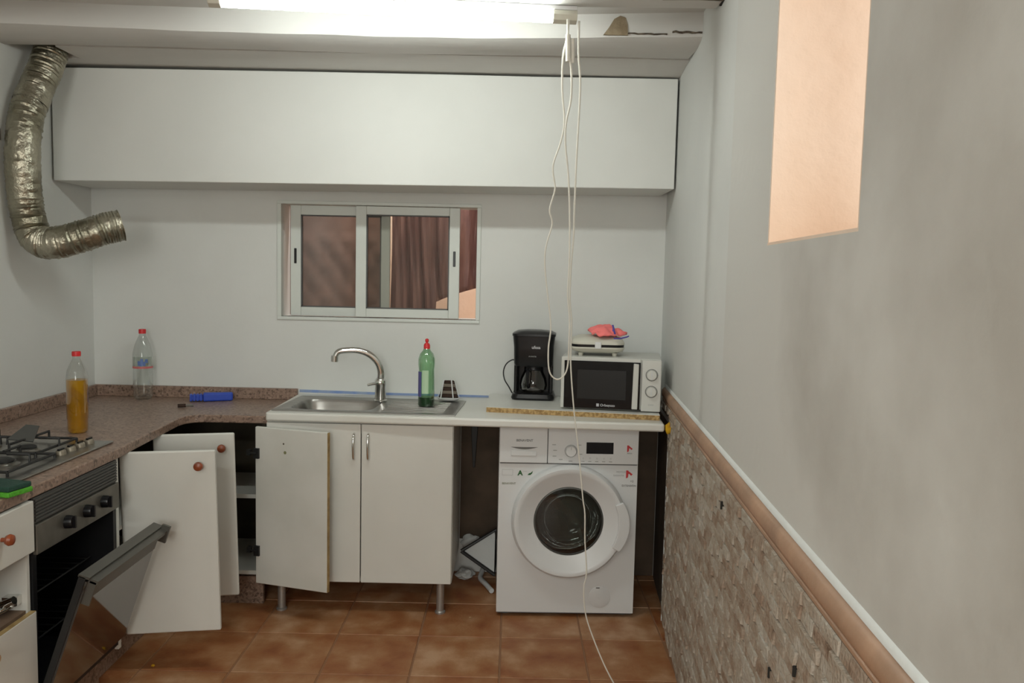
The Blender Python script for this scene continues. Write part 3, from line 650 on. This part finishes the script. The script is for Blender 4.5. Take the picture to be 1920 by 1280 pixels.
# yellow foam blob at the worktop corner
import bmesh
def blob(name, c, s, mat, seed=0, sub=3, amp=.25):
    bm = bmesh.new(); bmesh.ops.create_icosphere(bm, subdivisions=sub, radius=1); rnd = random.Random(seed)
    from mathutils import noise
    for v in bm.verts:
        k = 1 + amp * noise.noise(v.co * 1.7 + Vector((seed, 0, 0))); v.co = Vector((v.co.x * s[0] * k + c[0], v.co.y * s[1] * k + c[1], v.co.z * s[2] * k + c[2]))
    mb = MB(); mb.add([v.co[:] for v in bm.verts], [[v.index for v in f.verts] for f in bm.faces], True); bm.free(); return mb
tag(obj('foam_blob', blob('f', (.668, 3.372, .866), (.018, .016, .024), m_yel, 3), m_yel), 'yellow foam lump at the right front corner of the worktop', 'foam')
# black bracket under worktop
tag(obj('shelf_bracket', MB().prism([(-.196, .849), (-.157, .849), (-.160, .72), (-.170, .54), (-.181, .54), (-.190, .70)], YB - .03, YB - .002, 'y'), m_iron, bevel=.002), 'black tapered bracket under the worktop left of the washing machine', 'bracket')

# ------------------------------------------------------------------ small things on the granite
def bottle(name, label, x, y, z, prof, mat, cap_col, n=32):
    t = thing(name, label, 'bottle', (x, y, z)); obj('bottle_body', MB().lathe(prof, n=n), mat, t, local=True); return t
H1 = .298
prof = [(.001, .0006), (.030, .0008), (.036, .006), (.038, .014), (.036, .05), (.038, .056), (.0385, .12), (.037, .15), (.0385, .18), (.0385, .205), (.034, .24), (.022, .268), (.014, .284), (.0135, H1)]
t = bottle('oil_bottle', 'clear bottle three quarters full of golden cooking oil with red cap', -1.655, 3.065, GZ, prof, m_pet, None)
obj('oil', MB().lathe([(.001, .002), (.029, .003), (.0345, .010), (.0345, .05), (.0365, .056), (.037, .12), (.0355, .15), (.037, .18), (.037, .2040), (.001, .2042)], n=32), m_oil, t, local=True)
obj('cap', MB().lathe([(.0155, H1 - .004), (.016, H1 + .008), (.015, H1 + .014), (.001, H1 + .015)], n=24), m_red, t, local=True)
k = 1.06
prof2 = [(r_ * 1.17, h * k) for r_, h in prof]; prof2 = [(.001, .0008), (.034, .001), (.040, .008), (.044, .018), (.043, .05), (.045, .058), (.045, .12), (.0435, .15), (.045, .19), (.044, .225), (.035, .265), (.022, .295), (.015, .310), (.0145, .322)]
t = bottle('water_bottle', 'empty clear plastic bottle with red cap against the back wall', -1.778, 3.885, GZ, prof2, m_pet, None)
obj('cap', MB().lathe([(.0165, .318), (.017, .332), (.016, .339), (.001, .340)], n=24), m_red, t, local=True)
def wrap(r, z0, z1, a0, a1, n=20):
    mb = MB(); vs = []
    for i in range(n + 1):
        a = a0 + (a1 - a0) * i / n
        for z in (z0, z1): vs.append((r * math.sin(a), -r * math.cos(a), z))
    return mb.add(vs, [(2 * i, 2 * i + 2, 2 * i + 3, 2 * i + 1) for i in range(n)], True)
obj('label_band', wrap(.0457, .152, .162, -1.9, 1.9), m_pinkl, t, local=True)
obj('label_wrap', wrap(.0453, .162, .208, -1.9, 1.9), glassy('pale_label', (.8, .85, .8), .02, .3), t, local=True)
mb = MB()
for (a, z, s_) in ((.05, .178, .011), (.32, .186, .013), (.55, .176, .010), (.78, .188, .009), (.25, .172, .008)): mb.add(wrap(.0459, z - s_, z + s_, a - .14, a + .14, 6).v, wrap(.0459, 0, 0, 0, 0, 6).f, True)
obj('label_print', mb, m_inkbl, t, local=True)
# blue tool and dark stub
t = thing('blue_handle', 'blue plastic box-shaped tool handle lying on the granite', 'tool', (-1.445, 3.87, GZ), R(20))
obj('grip_body', MB().prism([(-.035, -.024), (.10, -.018), (.10, .020), (-.035, .026)], .001, .040), m_blue, t, local=True, bevel=.007, seg=3)
mb = MB()
for k in range(4): mb.box(-.095 + k * .015, -.084 + k * .015, -.020, .022, .004, .036)
mb.box(-.09, -.036, -.016, .018, .007, .032)
obj('ribbed_end', mb, m_blue, t, local=True, bevel=.003)
t = thing('small_stub', 'small dark stub lying in front of the blue handle', 'stub', (-1.497, 3.665, GZ), R(25))
obj('stub_body', MB().tube([(-.022, 0, .010), (.012, 0, .010)], .0085, 12), m_brownsp, t, local=True)
obj('stub_end', MB().tube([(.012, 0, .010), (.045, .004, .008)], .005, 10), m_panel, t, local=True)

# ------------------------------------------------------------------ soap bottle, rack
t = thing('dish_soap_bottle', 'green translucent dish soap bottle with red cap on the drainer', 'bottle', (-.383, 3.640, CZ1 + .0085), R(0))
prof = [(.001, .0002), (.034, .0004), (.037, .005), (.037, .04), (.036, .13), (.035, .165), (.038, .19), (.0375, .215), (.030, .238), (.018, .252), (.013, .262)]
obj('bottle_body', MB().lathe(prof, n=32), m_petg, t, local=True)
obj('soap', MB().lathe([(.001, .001), (.033, .0015), (.0355, .006), (.0355, .042), (.001, .0425)], n=32), m_soap, t, local=True)
obj('cap', MB().lathe([(.0145, .2605), (.0145, .276), (.011, .284), (.006, .286), (.0055, .290), (.008, .293), (.008, .303), (.003, .306)], n=20), m_red, t, local=True)
obj('label_front', wrap(.0372, .045, .158, -1.35, -.55), m_vio, t, local=True)
obj('label_back', wrap(.0368, .06, .165, -.45, .35), m_inkl if False else M('milky_label', (.45, .62, .42), .5), t, local=True)
t = thing('sponge_rack', 'small white wire rack holding brown striped sponges on the drainer', 'rack', (-.296, 3.815, CZ1 + .009), R(-4))
obj('rack_dish', MB().lathe([(.030, .0003), (.044, .004), (.050, .012), (.047, .014), (.038, .008), (.001, .006)], n=32), m_appl, t, local=True).scale = (1.08, .75, 1)
Ms = Matrix.Translation((0, .004, .012)) @ Matrix.Rotation(R(-14), 4, 'X')
for k in range(5):
    w0 = .046 - .0048 * k; w1 = .046 - .0048 * (k + 1)
    obj('sponge_strip', MB().prism([(-w0, k * .0165), (w0, k * .0165), (w1, (k + 1) * .0165 - .001), (-w1, (k + 1) * .0165 - .001)], -.010, .010, 'y', Ms), m_brownsp if k % 2 == 0 else m_taupe, t, local=True, bevel=.002)
mb = MB()
for s_ in (-1, 1):
    mb.tube([(s_ * .030 - .004, -.022, .010), (s_ * .018 - .006, .006, .098)], .0030, 8)
    mb.tube([(s_ * .052, .0, .012), (s_ * .026, .018, .092)], .0016, 8)
obj('rack_wires', mb, m_appl, t, local=True)

# ------------------------------------------------------------------ board, coffee maker, microwave
bd = thing('chipboard_panel', 'white-topped chipboard panel lying on the worktop under the microwave', 'board', (.27, 3.6, CZ1))
bp = [(-.107, 3.558), (.640, 3.436), (.690, 3.90), (-.103, 3.945)]
obj('core', MB().prism(bp, CZ1 + .0004, CZ1 + .0215), m_chip, bd)
obj('laminate_top', MB().prism(bp, CZ1 + .0216, CZ1 + .0235), m_counter, bd)
BZ = CZ1 + .0237
cm = thing('coffee_maker', 'black drip coffee maker with glass jug left of the microwave', 'coffee maker', (.107, 3.855, BZ), R(-4))
def rr(hw, hd, r, n=5, off=(0, 0)):
    out = []
    for cx, cy, a0 in ((hw - r, hd - r, 0), (-hw + r, hd - r, 90), (-hw + r, -hd + r, 180), (hw - r, -hd + r, 270)):
        for k in range(n + 1): a = R(a0 + 90 * k / n); out.append((cx + r * math.cos(a) + off[0], cy + r * math.sin(a) + off[1]))
    return out
def loft(levels, n=5):
    vs = []; fs = []; N = None
    for (hw, hd, r, z, oy) in levels:
        p = rr(hw, hd, r, n, (0, oy)); N = len(p); vs += [(x, y, z) for x, y in p]
    for i in range(len(levels) - 1):
        for k in range(N): a, b_ = i * N + k, i * N + (k + 1) % N; fs.append((a, b_, b_ + N, a + N))
    fs += [tuple(range(N)), tuple(range((len(levels) - 1) * N, len(levels) * N))]
    return MB().add(vs, fs, True)
obj('base', loft([(.098, .085, .03, .001, -.005), (.102, .09, .03, .01, -.005), (.096, .086, .03, .028, -.005), (.085, .075, .03, .032, 0)]), m_dark, cm, local=True)
obj('back_column', loft([(.088, .028, .02, .02, .055), (.090, .028, .02, .16, .055), (.096, .030, .02, .30, .052)]), m_dark, cm, local=True)
for s_ in (-1, 1): obj('side_pillar', loft([(.008, .05, .006, .03, .0), (.008, .055, .006, .18, .0)]), m_dark, cm, local=True).location = (s_ * .084, .02, 0)
obj('filter_housing', loft([(.088, .072, .03, .158, 0), (.092, .078, .03, .17, 0), (.094, .080, .03, .25, 0), (.099, .083, .03, .300, 0)]), m_dark, cm, local=True)
obj('lid', loft([(.102, .086, .03, .301, 0), (.102, .086, .03, .311, 0), (.080, .07, .03, .322, 0), (.04, .035, .02, .327, 0)]), m_dark, cm, local=True)
jug = obj('glass_jug', MB().lathe([(.001, .034), (.05, .035), (.062, .045), (.066, .07), (.060, .10), (.046, .130), (.042, .148)], (0, -.012, 0), n=32), m_carafe, cm, local=True)
obj('jug_lid', MB().lathe([(.044, .148), (.044, .155), (.02, .157)], (0, -.012, 0), n=28), m_dark, jug, local=True)
obj('jug_band', MB().lathe([(.0445, .134), (.0455, .140), (.0445, .147)], (0, -.012, 0), n=28, caps=False), m_dark, jug, local=True)
obj('jug_handle', MB().tube(smooth_path([(-.02, -.056, .142), (-.024, -.098, .138), (-.024, -.104, .09), (-.02, -.08, .06)], 5), .007, 8), m_dark, jug, local=True)
text('logo', 'ufesa', .020, (0.012, -.0825, .249), m_inkw, cm, bold=.0004)
text('print', 'AVANTIS', .009, (-.004, -.0805, .206), m_inkl, cm)
obj('power_cable', MB().tube(smooth_path([(-.085, .05, .165), (-.105, .05, .175), (-.135, .045, .155), (-.148, .04, .12), (-.142, .035, .08), (-.12, .03, .045), (-.103, .03, .015)], 6), .003, 8), m_cable, cm, local=True)

mw = thing('microwave', 'white microwave with black glass door and two dials', 'microwave', (.222, 3.553, BZ), R(-8))
MW, MH, MD = .432, .233, .315
obj('casing', MB().box(0, MW, .012, MD, .008, MH), m_mic, mw, local=True, bevel=.004)
obj('front_frame', MB().box(-.002, MW - .088, 0, .012, .006, MH - .001), m_mic, mw, local=True, bevel=.003)
mdoor = obj('door', MB().box(.012, MW - .089, -.006, 0, .008, MH - .016), m_blackglass, mw, local=True, bevel=.002)
obj('door_handle', MB().prism([(MW - .123, .014), (MW - .098, .014), (MW - .096, MH - .022), (MW - .119, MH - .020)], -.022, -.0065, 'y'), m_mic, mdoor, local=True, bevel=.003)
obj('window_mesh', MB().box(.07, MW - .15, -.0066, -.0061, .05, MH - .055), M('mesh_dark', (.010, .0095, .009), .35, spec=.25), mdoor, local=True)
text('logo', 'Orbegozo', .0155, (.205, -.0066, .024), m_inkw, mdoor, bold=.0003)
obj('logo_block', MB().box(.156, .168, -.0068, -.0062, .018, .031), m_inkw, mdoor, local=True)
cpn = obj('control_panel', MB().box(MW - .083, MW + .001, -.006, .012, .004, MH - .004), m_mic, mw, local=True, bevel=.004)
for z in (.165, .092):
    k = obj('dial', MB().lathe([(.024, -.006), (.022, -.016), (.020, -.020), (.001, -.0205)], (MW - .040, 0, z), 'y', 28), m_mic, cpn, local=True)
    obj('dial_ring', MB().lathe([(.0255, -.0061), (.0265, -.0075), (.0245, -.0085)], (MW - .040, 0, z), 'y', 28, caps=False), m_ink, k, local=True)
    obj('pointer', MB().box(MW - .042, MW - .038, -.022, -.0205, z - .018, z + .018), m_applg, k, local=True)
text('print', 'QUICK', .008, (MW - .040, -.0066, .034), m_inkl, cpn)
for x in (.03, MW - .03):
    for y in (.04, MD - .04): obj('foot', MB().lathe([(.010, .0003), (.010, .009)], (x, y, 0), n=12), m_dark, mw, local=True)
# sandwich maker on the microwave
TZ = BZ + MH + .0006
sg = thing('sandwich_maker', 'cream sandwich maker with black seam on top of the microwave', 'sandwich maker', (.388, 3.675, TZ), R(-4))
for x in (-.075, .075):
    for y in (-.07, .07): obj('foot', MB().lathe([(.010, 0), (.012, .014)], (x, y, 0), n=12), m_cream, sg, local=True)
def scale_loft(mb, f): mb.v = [f(*v) for v in mb.v]; return mb
obj('lower_shell', loft([(.085, .075, .03, .012, 0), (.112, .098, .04, .022, 0), (.119, .105, .045, .034, 0), (.118, .104, .045, .040, 0)]), m_cream, sg, local=True)
obj('seam_band', loft([(.1165, .1025, .043, .040, 0), (.1175, .1035, .043, .052, 0)]), m_dark, sg, local=True)
obj('upper_shell', loft([(.119, .105, .045, .052, 0), (.119, .105, .045, .060, 0), (.110, .097, .045, .075, .003), (.082, .07, .04, .085, .008), (.03, .03, .02, .088, .01)]), m_cream, sg, local=True)
obj('latch', MB().box(-.014, .014, -.112, -.104, .034, .064), m_appl, sg, local=True, bevel=.003)
obj('hinge', MB().tube([(-.06, .102, .048), (.06, .102, .048)], .008, 10), m_cream, sg, local=True)
# pink cloth draped on it
vs = []; fs = []; n_ = 26
from mathutils import noise as nz
for j in range(n_ + 1):
    for i in range(n_ + 1):
        u, v = i / n_ * 2 - 1, j / n_ * 2 - 1
        rr_ = max(abs(u), abs(v)); a = math.atan2(v, u); s_ = rr_ * (1 + .12 * math.sin(3 * a + 1))
        x, y = .080 * s_ * math.cos(a), .075 * s_ * math.sin(a)
        z = .012 + .016 * (1 - rr_ ** 2) + .008 * nz.noise(Vector((x * 40, y * 40, 0)))
        z += -.30 * max(0, x + .0) * .35 - .12 * max(0, -y)
        vs.append((x, y, z))
for j in range(n_):
    for i in range(n_): a = j * (n_ + 1) + i; fs.append((a, a + 1, a + n_ + 2, a + n_ + 1))
pk = obj('pink_cloth', MB().add(vs, fs, True), m_pink); sd = pk.modifiers.new('s', 'SOLIDIFY'); sd.thickness = .004
pk.location = (.425, 3.655, TZ + .094); pk.scale = (1.08, 1.15, 1.5); tag(pk, 'crumpled coral pink cloth on top of the sandwich maker', 'cloth')
t = thing('purple_pen', 'purple pen standing in the pink cloth', 'pen', (.452, 3.585, TZ + .100), 0)
obj('pen_body', MB().tube([(.004, 0, 0), (-.008, 0, .040)], .0042, 10), m_purple, t, local=True)
obj('pen_clip', MB().box(-.009, -.003, -.007, -.004, .012, .038), m_purple, t, local=True)
t = thing('purple_clip', 'thin purple strip at the front edge of the pink cloth', 'clip', (.47, 3.566, TZ + .078), R(0))
obj('strip', MB().tube([(-.022, -.004, .004), (.005, -.006, .004), (.038, 0, .012)], .003, 8), m_purple, t, local=True)
obj('strip_tip', MB().tube([(.038, 0, .012), (.045, .001, .016)], .0027, 8), m_purple, t, local=True)

# ------------------------------------------------------------------ washing machine
WM = thing('washing_machine', 'white front-loading washing machine under the worktop', 'washing machine', (-.044, 3.452, 0), R(1.2))
ww, wh, wd = .602, .846, .50
PZ = .684; dcx, dcz = .306, .436; hr = .20
obj('casing', MB().box(0, .008, .004, wd, .02, wh).box(ww - .008, ww, .004, wd, .02, wh).box(.008, ww - .008, .004, wd, wh - .02, wh).box(.008, ww - .008, wd - .01, wd, .02, wh - .02), m_appl, WM, local=True)
# front sheet with a round hole
angs = sorted(set([2 * math.pi * k / 64 for k in range(64)] + [math.atan2(z - dcz, x - dcx) % (2 * math.pi) for x in (0, ww) for z in (.02, PZ)]))
def rrect2(a):
    dx, dz = math.cos(a), math.sin(a); t = min([(ww - dcx) / dx if dx > 1e-9 else 9, (-dcx) / dx if dx < -1e-9 else 9, (PZ - dcz) / dz if dz > 1e-9 else 9, (.02 - dcz) / dz if dz < -1e-9 else 9]); return dcx + dx * t, dcz + dz * t
N = len(angs); vs = [(rrect2(a)[0], 0, rrect2(a)[1]) for a in angs] + [(dcx + hr * math.cos(a), 0, dcz + hr * math.sin(a)) for a in angs] + [(dcx + hr * math.cos(a), .03, dcz + hr * math.sin(a)) for a in angs]
fs = [(i * N + k, i * N + (k + 1) % N, (i + 1) * N + (k + 1) % N, (i + 1) * N + k) for i in range(2) for k in range(N)]
vs += [(rrect2(a)[0], .02, rrect2(a)[1]) for a in angs]; fs += [(k, k + 3 * N, (k + 1) % N + 3 * N, (k + 1) % N) for k in range(N)]
obj('front_panel', MB().add(vs, fs), m_appl, WM, local=True)
obj('seal', MB().lathe([(hr, .02), (.19, .05), (.165, .06), (.16, .09)], (dcx, 0, dcz), 'y', 48, caps=False), m_rubber, WM, local=True)
mb = MB().lathe([(.16, .09), (.215, .10), (.215, .36), (.02, .38)], (dcx, 0, dcz), 'y', 48, caps=False)
drum = obj('drum', mb, m_drum, WM, local=True)
for a in (90, 210, 330):
    Mx = Matrix.Translation((dcx, 0, dcz)) @ Matrix.Rotation(R(a), 4, 'Y'); obj('drum_paddle', MB().prism([(-.022, -.215), (.022, -.215), (.008, -.165), (-.008, -.165)], .12, .34, 'y', Mx), m_drum, drum, local=True)
dor = obj('door_ring', MB().lathe([(.247, .001), (.249, -.020), (.245, -.040), (.236, -.050), (.224, -.0505), (.214, -.046), (.170, -.026), (.152, -.020), (.150, -.010), (.158, -.004), (.19, .002)], (dcx, 0, dcz), 'y', 72, caps=False), m_appl, WM, local=True)
obj('inner_rim', MB().lathe([(.1505, -.0205), (.1455, -.022), (.144, -.016), (.149, -.012)], (dcx, 0, dcz), 'y', 64, caps=False), m_darkg, dor, local=True)
obj('door_glass', MB().lathe([(.148, -.016), (.138, -.004), (.125, .03), (.105, .06), (.07, .075), (.001, .078)], (dcx, 0, dcz), 'y', 56, caps=False), m_port, dor, local=True)
obj('outer_glass', MB().lathe([(.147, -.017), (.10, -.022), (.05, -.024), (.001, -.0245)], (dcx, 0, dcz), 'y', 56, caps=False), m_port, dor, local=True)
# moon-shaped handle on the right
hp = []
for k in range(13):
    a = R(-29 + 52 * k / 12); hp.append((.262 - .012 * abs(k - 6) ** 2 / 36, a))
vs = []; 
poly = [(dcx + r_ * math.cos(a), dcz + r_ * math.sin(a)) for r_, a in hp] + [(dcx + .212 * math.cos(a), dcz + .212 * math.sin(a)) for r_, a in reversed(hp)]
obj('handle', MB().prism(poly, -.060, -.046, 'y'), m_appl, dor, local=True, bevel=.004)
# fascia
obj('soap_drawer', MB().box(.001, .207, -.012, .02, PZ + .004, wh - .004), m_appl, WM, local=True, bevel=.003)
WD = [o for o in bpy.data.objects if o.name.startswith('soap_drawer')][0]
cr_ = [(.048 + .118 * k / 16, PZ + .072 - .010 * math.sin(math.pi * k / 16)) for k in range(17)]
obj('finger_recess', MB().prism([(x, z + .0005 + .001) for x, z in cr_] + [(x, PZ + .0735) for x, z in reversed(cr_)], -.0128, -.0119, 'y'), m_ink, WD, local=True)
obj('drawer_lip', MB().prism([(.05, PZ + .035), (.16, PZ + .035), (.16, PZ + .056), (.105, PZ + .058), (.05, PZ + .060)], -.0165, -.0121, 'y'), m_appl, WD, local=True, bevel=.002)
fas = obj('fascia', MB().box(.2095, ww - .001, -.012, .02, PZ + .004, wh - .004), m_appl, WM, local=True, bevel=.003)
obj('shadow_gap', MB().box(.004, ww - .004, -.004, .012, PZ - .001, PZ + .0045), m_rubber, WM, local=True)
k = obj('programme_dial', MB().lathe([(.0245, -.012), (.0245, -.022), (.021, -.030), (.001, -.0305)], (.308, 0, .744), 'y', 32), m_appl, fas, local=True)
obj('dial_ring', MB().lathe([(.0265, -.0121), (.0275, -.014), (.0255, -.015)], (.308, 0, .744), 'y', 32, caps=False), m_inkl, k, local=True)
obj('pointer', MB().box(.3068, .3092, -.0312, -.0305, .752, .764), m_inkl, k, local=True)
obj('display', MB().box(.375, .492, -.0128, -.0118, .733, .783), m_disp, fas, local=True, bevel=.0003)
for i in range(5):
    obj('button', MB().lathe([(.0045, -.012), (.004, -.0145)], (.362 + i * .030, 0, .712), 'y', 12), m_applg, fas, local=True)
    obj('button_print', MB().box(.354 + i * .030, .368 + i * .030, -.0126, -.0119, .697, .701), m_inkl, fas, local=True)
for (x, z) in ((.235, .77), (.24, .745), (.238, .72), (.265, .706), (.345, .77), (.35, .73), (.308, .699)):
    obj('programme_mark', MB().box(x - .008, x + .008, -.0126, -.0119, z - .002, z + .002), m_inkl, fas, local=True)
text('brand_print', 'BENAVENT', .0145, (.108, -.0126, .786), m_ink, WD, bold=.0002)
def emblem(x, z, s, yy, par):   # red D-like triangle mark
    o = obj('red_emblem', MB().prism([(x - s, z - s * 1.4), (x - s, z + s * 1.3), (x - s * .3, z + s * 1.3), (x + s * .2, z + s * .3), (x - s * .2, z + s * .1), (x - s * .35, z - s * 1.1)], yy - .0006, yy, 'y'), m_inkr, par, local=True)
    obj('red_emblem', MB().prism([(x - s * .1, z + s * 1.0), (x + s * 1.2, z + s * .0), (x + s * .7, z - s * .5), (x + s * .1, z + s * .1)], yy - .0006, yy, 'y'), m_inkr, par, local=True)
emblem(.562, .758, .011, -.0121, fas); text('emblem_print', 'AÑOS', .008, (.562, -.0126, .737), m_ink, fas)
fp = [o for o in bpy.data.objects if o.name == 'front_panel'][0]
emblem(.565, .643, .013, -.0003, fp)
text('sticker_print', 'MOTOR', .0115, (.530, -.0008, .652), m_inkl, fp); text('sticker_print', 'GARANTIA', .0095, (.520, -.0008, .637), m_inkl, fp)
text('sticker_print', '+2', .014, (.578, -.0008, .612), m_ink, fp); text('sticker_print', 'EXTENSIÓN', .0115, (.566, -.0008, .592), m_ink, fp)
text('energy_letter', 'A', .030, (.092, -.0008, .640), m_inkgn, fp, bold=.0012)
text('energy_letter', '+++', .009, (.112, -.0008, .648), m_inkl, fp)
obj('leaf_print', MB().prism([(.124, .632), (.130, .640), (.138, .642), (.147, .651), (.144, .640), (.137, .633)], -.0009, -.0003, 'y'), m_inkgn, fp, local=True)
text('sticker_print', 'BENAVENT', .012, (.044, -.0008, .594), m_inkol, fp)
obj('sticker_outline', MB().box(.014, .06, -.0007, -.0003, .630, .631).box(.014, .06, -.0007, -.0003, .655, .656).box(.014, .015, -.0007, -.0003, .631, .655).box(.059, .06, -.0007, -.0003, .631, .655), m_inkl, fp, local=True)
obj('filter_flap', MB().lathe([(.048, 0), (.048, -.0022), (.0465, -.003), (.001, -.003)], (.452, 0, .092), 'y', 40), m_appl, WM, local=True)
obj('flap_slot', MB().box(.436, .452, -.0045, -.0028, .132, .137), m_ink, WM, local=True)
obj('base_plinth', MB().box(.004, ww - .004, .01, wd - .01, .012, .0195), m_rubber, WM, local=True)
for x in (.04, ww - .04):
    for y in (.05, wd - .05): obj('foot', MB().lathe([(.02, .0004), (.02, .012)], (x, y, 0), n=16), m_rubber, WM, local=True)

# ------------------------------------------------------------------ clutter between cabinet and washer
t = thing('framed_panel', 'white panel with black rim wedged behind the washing machine', 'panel', (-.1, 3.80, 0))
P4 = [Vector((-.222, 3.80, .168)), Vector((-.060, 3.84, .262)), Vector((-.060, 3.86, .10)), Vector((-.060, 3.78, .062))]
nrm = (P4[1] - P4[0]).cross(P4[2] - P4[0]).normalized() * .005
obj('panel_sheet', MB().add([*P4, *[p + nrm for p in P4]], [(0, 1, 2, 3), (7, 6, 5, 4), (0, 4, 5, 1), (1, 5, 6, 2), (2, 6, 7, 3), (3, 7, 4, 0)]), m_bag, t)
obj('rim', MB().tube(P4 + [P4[0]], .009, 8), m_cable, t)
tag(obj('waste_hose', MB().tube(smooth_path([(-.12, 3.93, .03), (-.13, 3.86, .014), (-.10, 3.78, .014), (-.07, 3.70, .014)], 6), .012, 12), m_applg), 'pale grey hose lying on the floor left of the washing machine', 'hose')
tag(obj('crumpled_bag', blob('b', (-.205, 3.87, .030), (.040, .035, .022), m_bag, 5, 3, .6), m_bag), 'crumpled whitish bag on the floor behind the right cabinet leg', 'bag')
tag(obj('hanging_rag', blob('b', (-.18, 3.955, .165), (.05, .014, .035), m_bag, 9, 3, .5), m_bag), 'whitish rag on the wall foot behind the sink cabinet corner', 'rag')
for (x, y, s_, lb) in ((-.155, 3.42, .006, 'small pale crumb on the tiles in front of the gap beside the washing machine'), (-1.32, 2.93, .007, 'yellow crumb on the tiles below the open corner cabinet door')):
    tag(obj('crumb', blob('c', (x, y, s_ * .8), (s_, s_ * .8, s_ * .7), m_woodl, 2, 2, .4), m_woodl if y > 3.2 else m_yel), lb, 'crumb')

# ------------------------------------------------------------------ foil duct
path = smooth_path([(-1.945, 3.475, 2.458), (-1.950, 3.47, 2.385), (-1.962, 3.44, 2.30), (-1.975, 3.39, 2.20), (-1.985, 3.345, 2.10), (-1.987, 3.32, 2.0), (-1.987, 3.31, 1.88), (-1.986, 3.32, 1.76), (-1.980, 3.335, 1.67), (-1.955, 3.335, 1.605), (-1.905, 3.325, 1.583), (-1.84, 3.325, 1.590), (-1.76, 3.345, 1.618), (-1.69, 3.375, 1.648), (-1.640, 3.405, 1.664)], 14)
rnd = random.Random(4); n = 28; vs = []; fs = []; P = path; up = Vector((0, 1, 0))
for i, p in enumerate(P):
    t_ = (P[min(i + 1, len(P) - 1)] - P[max(i - 1, 0)]).normalized(); up = (up - t_ * up.dot(t_)).normalized(); sd_ = t_.cross(up)
    base = .0640 + (.0012 if i % 2 == 0 else -.0008) + rnd.uniform(-.0014, .0014); cr2 = 1 if i > len(P) * .72 or i < len(P) * .38 else .45
    for k in range(n):
        a = 2 * math.pi * k / n; rr_ = base + cr2 * .0028 * nz.noise(Vector((math.cos(a) * 2, math.sin(a) * 2, i * .45))) + .002 * nz.noise(Vector((math.cos(a) * 5, math.sin(a) * 5, i * .9)))
        vs.append(p + up * rr_ * math.cos(a) + sd_ * rr_ * math.sin(a))
for i in range(len(P) - 1):
    for k in range(n): a, b_ = i * n + k, i * n + (k + 1) % n; fs.append((a, b_, b_ + n, a + n))
du = thing('exhaust_duct', 'crinkled aluminium foil duct hanging from the ceiling on the left wall', 'duct', (-1.95, 3.4, 2.2))
dt = obj('foil_tube', MB().add(vs, fs, True), m_duct, du); sd = dt.modifiers.new('s', 'SOLIDIFY'); sd.thickness = .002; sd.offset = -1
e0, e1 = P[-8], P[-5]
obj('tape_band', MB().tube([P[44], P[46], P[48], P[50]], .0665, 28, caps=False), m_duct, du)
obj('wall_strap', MB().box(XL + .001, XL + .006, 3.25, 3.28, 1.985, 2.03), m_panel, du)

# ------------------------------------------------------------------ ceiling lamp and cords
lp = thing('tube_lamp', 'glowing white fluorescent tube fitting under the ceiling beam', 'lamp', (-.41, 2.69, 2.345), R(4.6))
obj('lamp_base', MB().box(-.60, .60, -.022, .022, .011, .0255), m_appl, lp, local=True, bevel=.002)
mb = MB(); pr_ = [(-.020, .010), (-.024, -.004), (-.018, -.019), (0, -.026), (.018, -.019), (.024, -.004), (.020, .010)]
mb.prism(pr_, -.535, .520, 'x'); obj('diffuser', mb, m_tube, lp, local=True)
for x0, x1 in ((-.575, -.536), (.521, .600)): obj('end_cap', MB().prism([(a * 1.08, b_ * 1.08) for a, b_ in pr_], x0, x1, 'x'), m_cream, lp, local=True, bevel=.002)
c1 = [(.196, 2.325), (.197, 2.226), (.205, 2.141), (.205, 2.054), (.2, 1.88), (.198, 1.704), (.198, 1.633), (.192, 1.526), (.191, 1.418), (.199, 1.347), (.199, 1.256), (.201, 1.183), (.216, 1.037), (.237, .889), (.254, .741), (.263, .684), (.266, .59), (.275, .477), (.267, .419), (.277, .324), (.312, .228), (.352, .142), (.395, .07), (.44, .006)]
c1 = [(x, 2.725 if z > .3 else 2.725 - (.3 - z) * .15, z) for x, z in c1]
tag(obj('power_cord', MB().tube(smooth_path(c1 + [(.50, 2.60, .004), (.60, 2.50, .004)], 4), .0027, 8, rfun=lambda t: .0037 - .0013 * min(1, t * 2)), m_cord), 'long white cord hanging from the lamp down past the washing machine to the floor', 'cord')
c2 = [(.162, 2.325), (.156, 2.26), (.146, 2.208), (.146, 2.105), (.156, 2.001), (.145, 1.931), (.125, 1.87), (.123, 1.835), (.131, 1.791), (.128, 1.764), (.115, 1.711), (.125, 1.667), (.109, 1.605), (.103, 1.56), (.106, 1.506), (.115, 1.435), (.129, 1.327), (.123, 1.254), (.125, 1.191), (.135, 1.16), (.157, 1.147), (.18, 1.164), (.19, 1.201), (.1905, 1.274), (.1905, 1.347), (.184, 1.409), (.182, 1.445), (.184, 1.526), (.184, 1.597), (.181, 1.704), (.173, 1.827), (.161, 1.923), (.161, 1.993), (.175, 2.071), (.174, 2.157), (.166, 2.205)]
c2 = [(x, 2.715 - .012 * (1 if i > 22 else 0), z) for i, (x, z) in enumerate(c2)]
t = thing('looped_cord', 'white cord looping from the lamp to microwave height and back up', 'cord', (.16, 2.71, 2.3))
obj('cord_loop', MB().tube(smooth_path(c2, 4), .0027, 8, rfun=lambda t: .0026 + .0012 * abs(2 * t - 1) ** 3), m_cord, t)
obj('connector', MB().tube([(.160, 2.706, 2.275), (.163, 2.705, 2.19)], .0085, 12), m_cord, t)
obj('connector', MB().tube([(.176, 2.706, 2.262), (.178, 2.705, 2.185)], .006, 12), m_cord, t)
obj('lead', MB().tube([(.158, 2.71, 2.325), (.160, 2.707, 2.27)], .004, 8), m_cord, t)
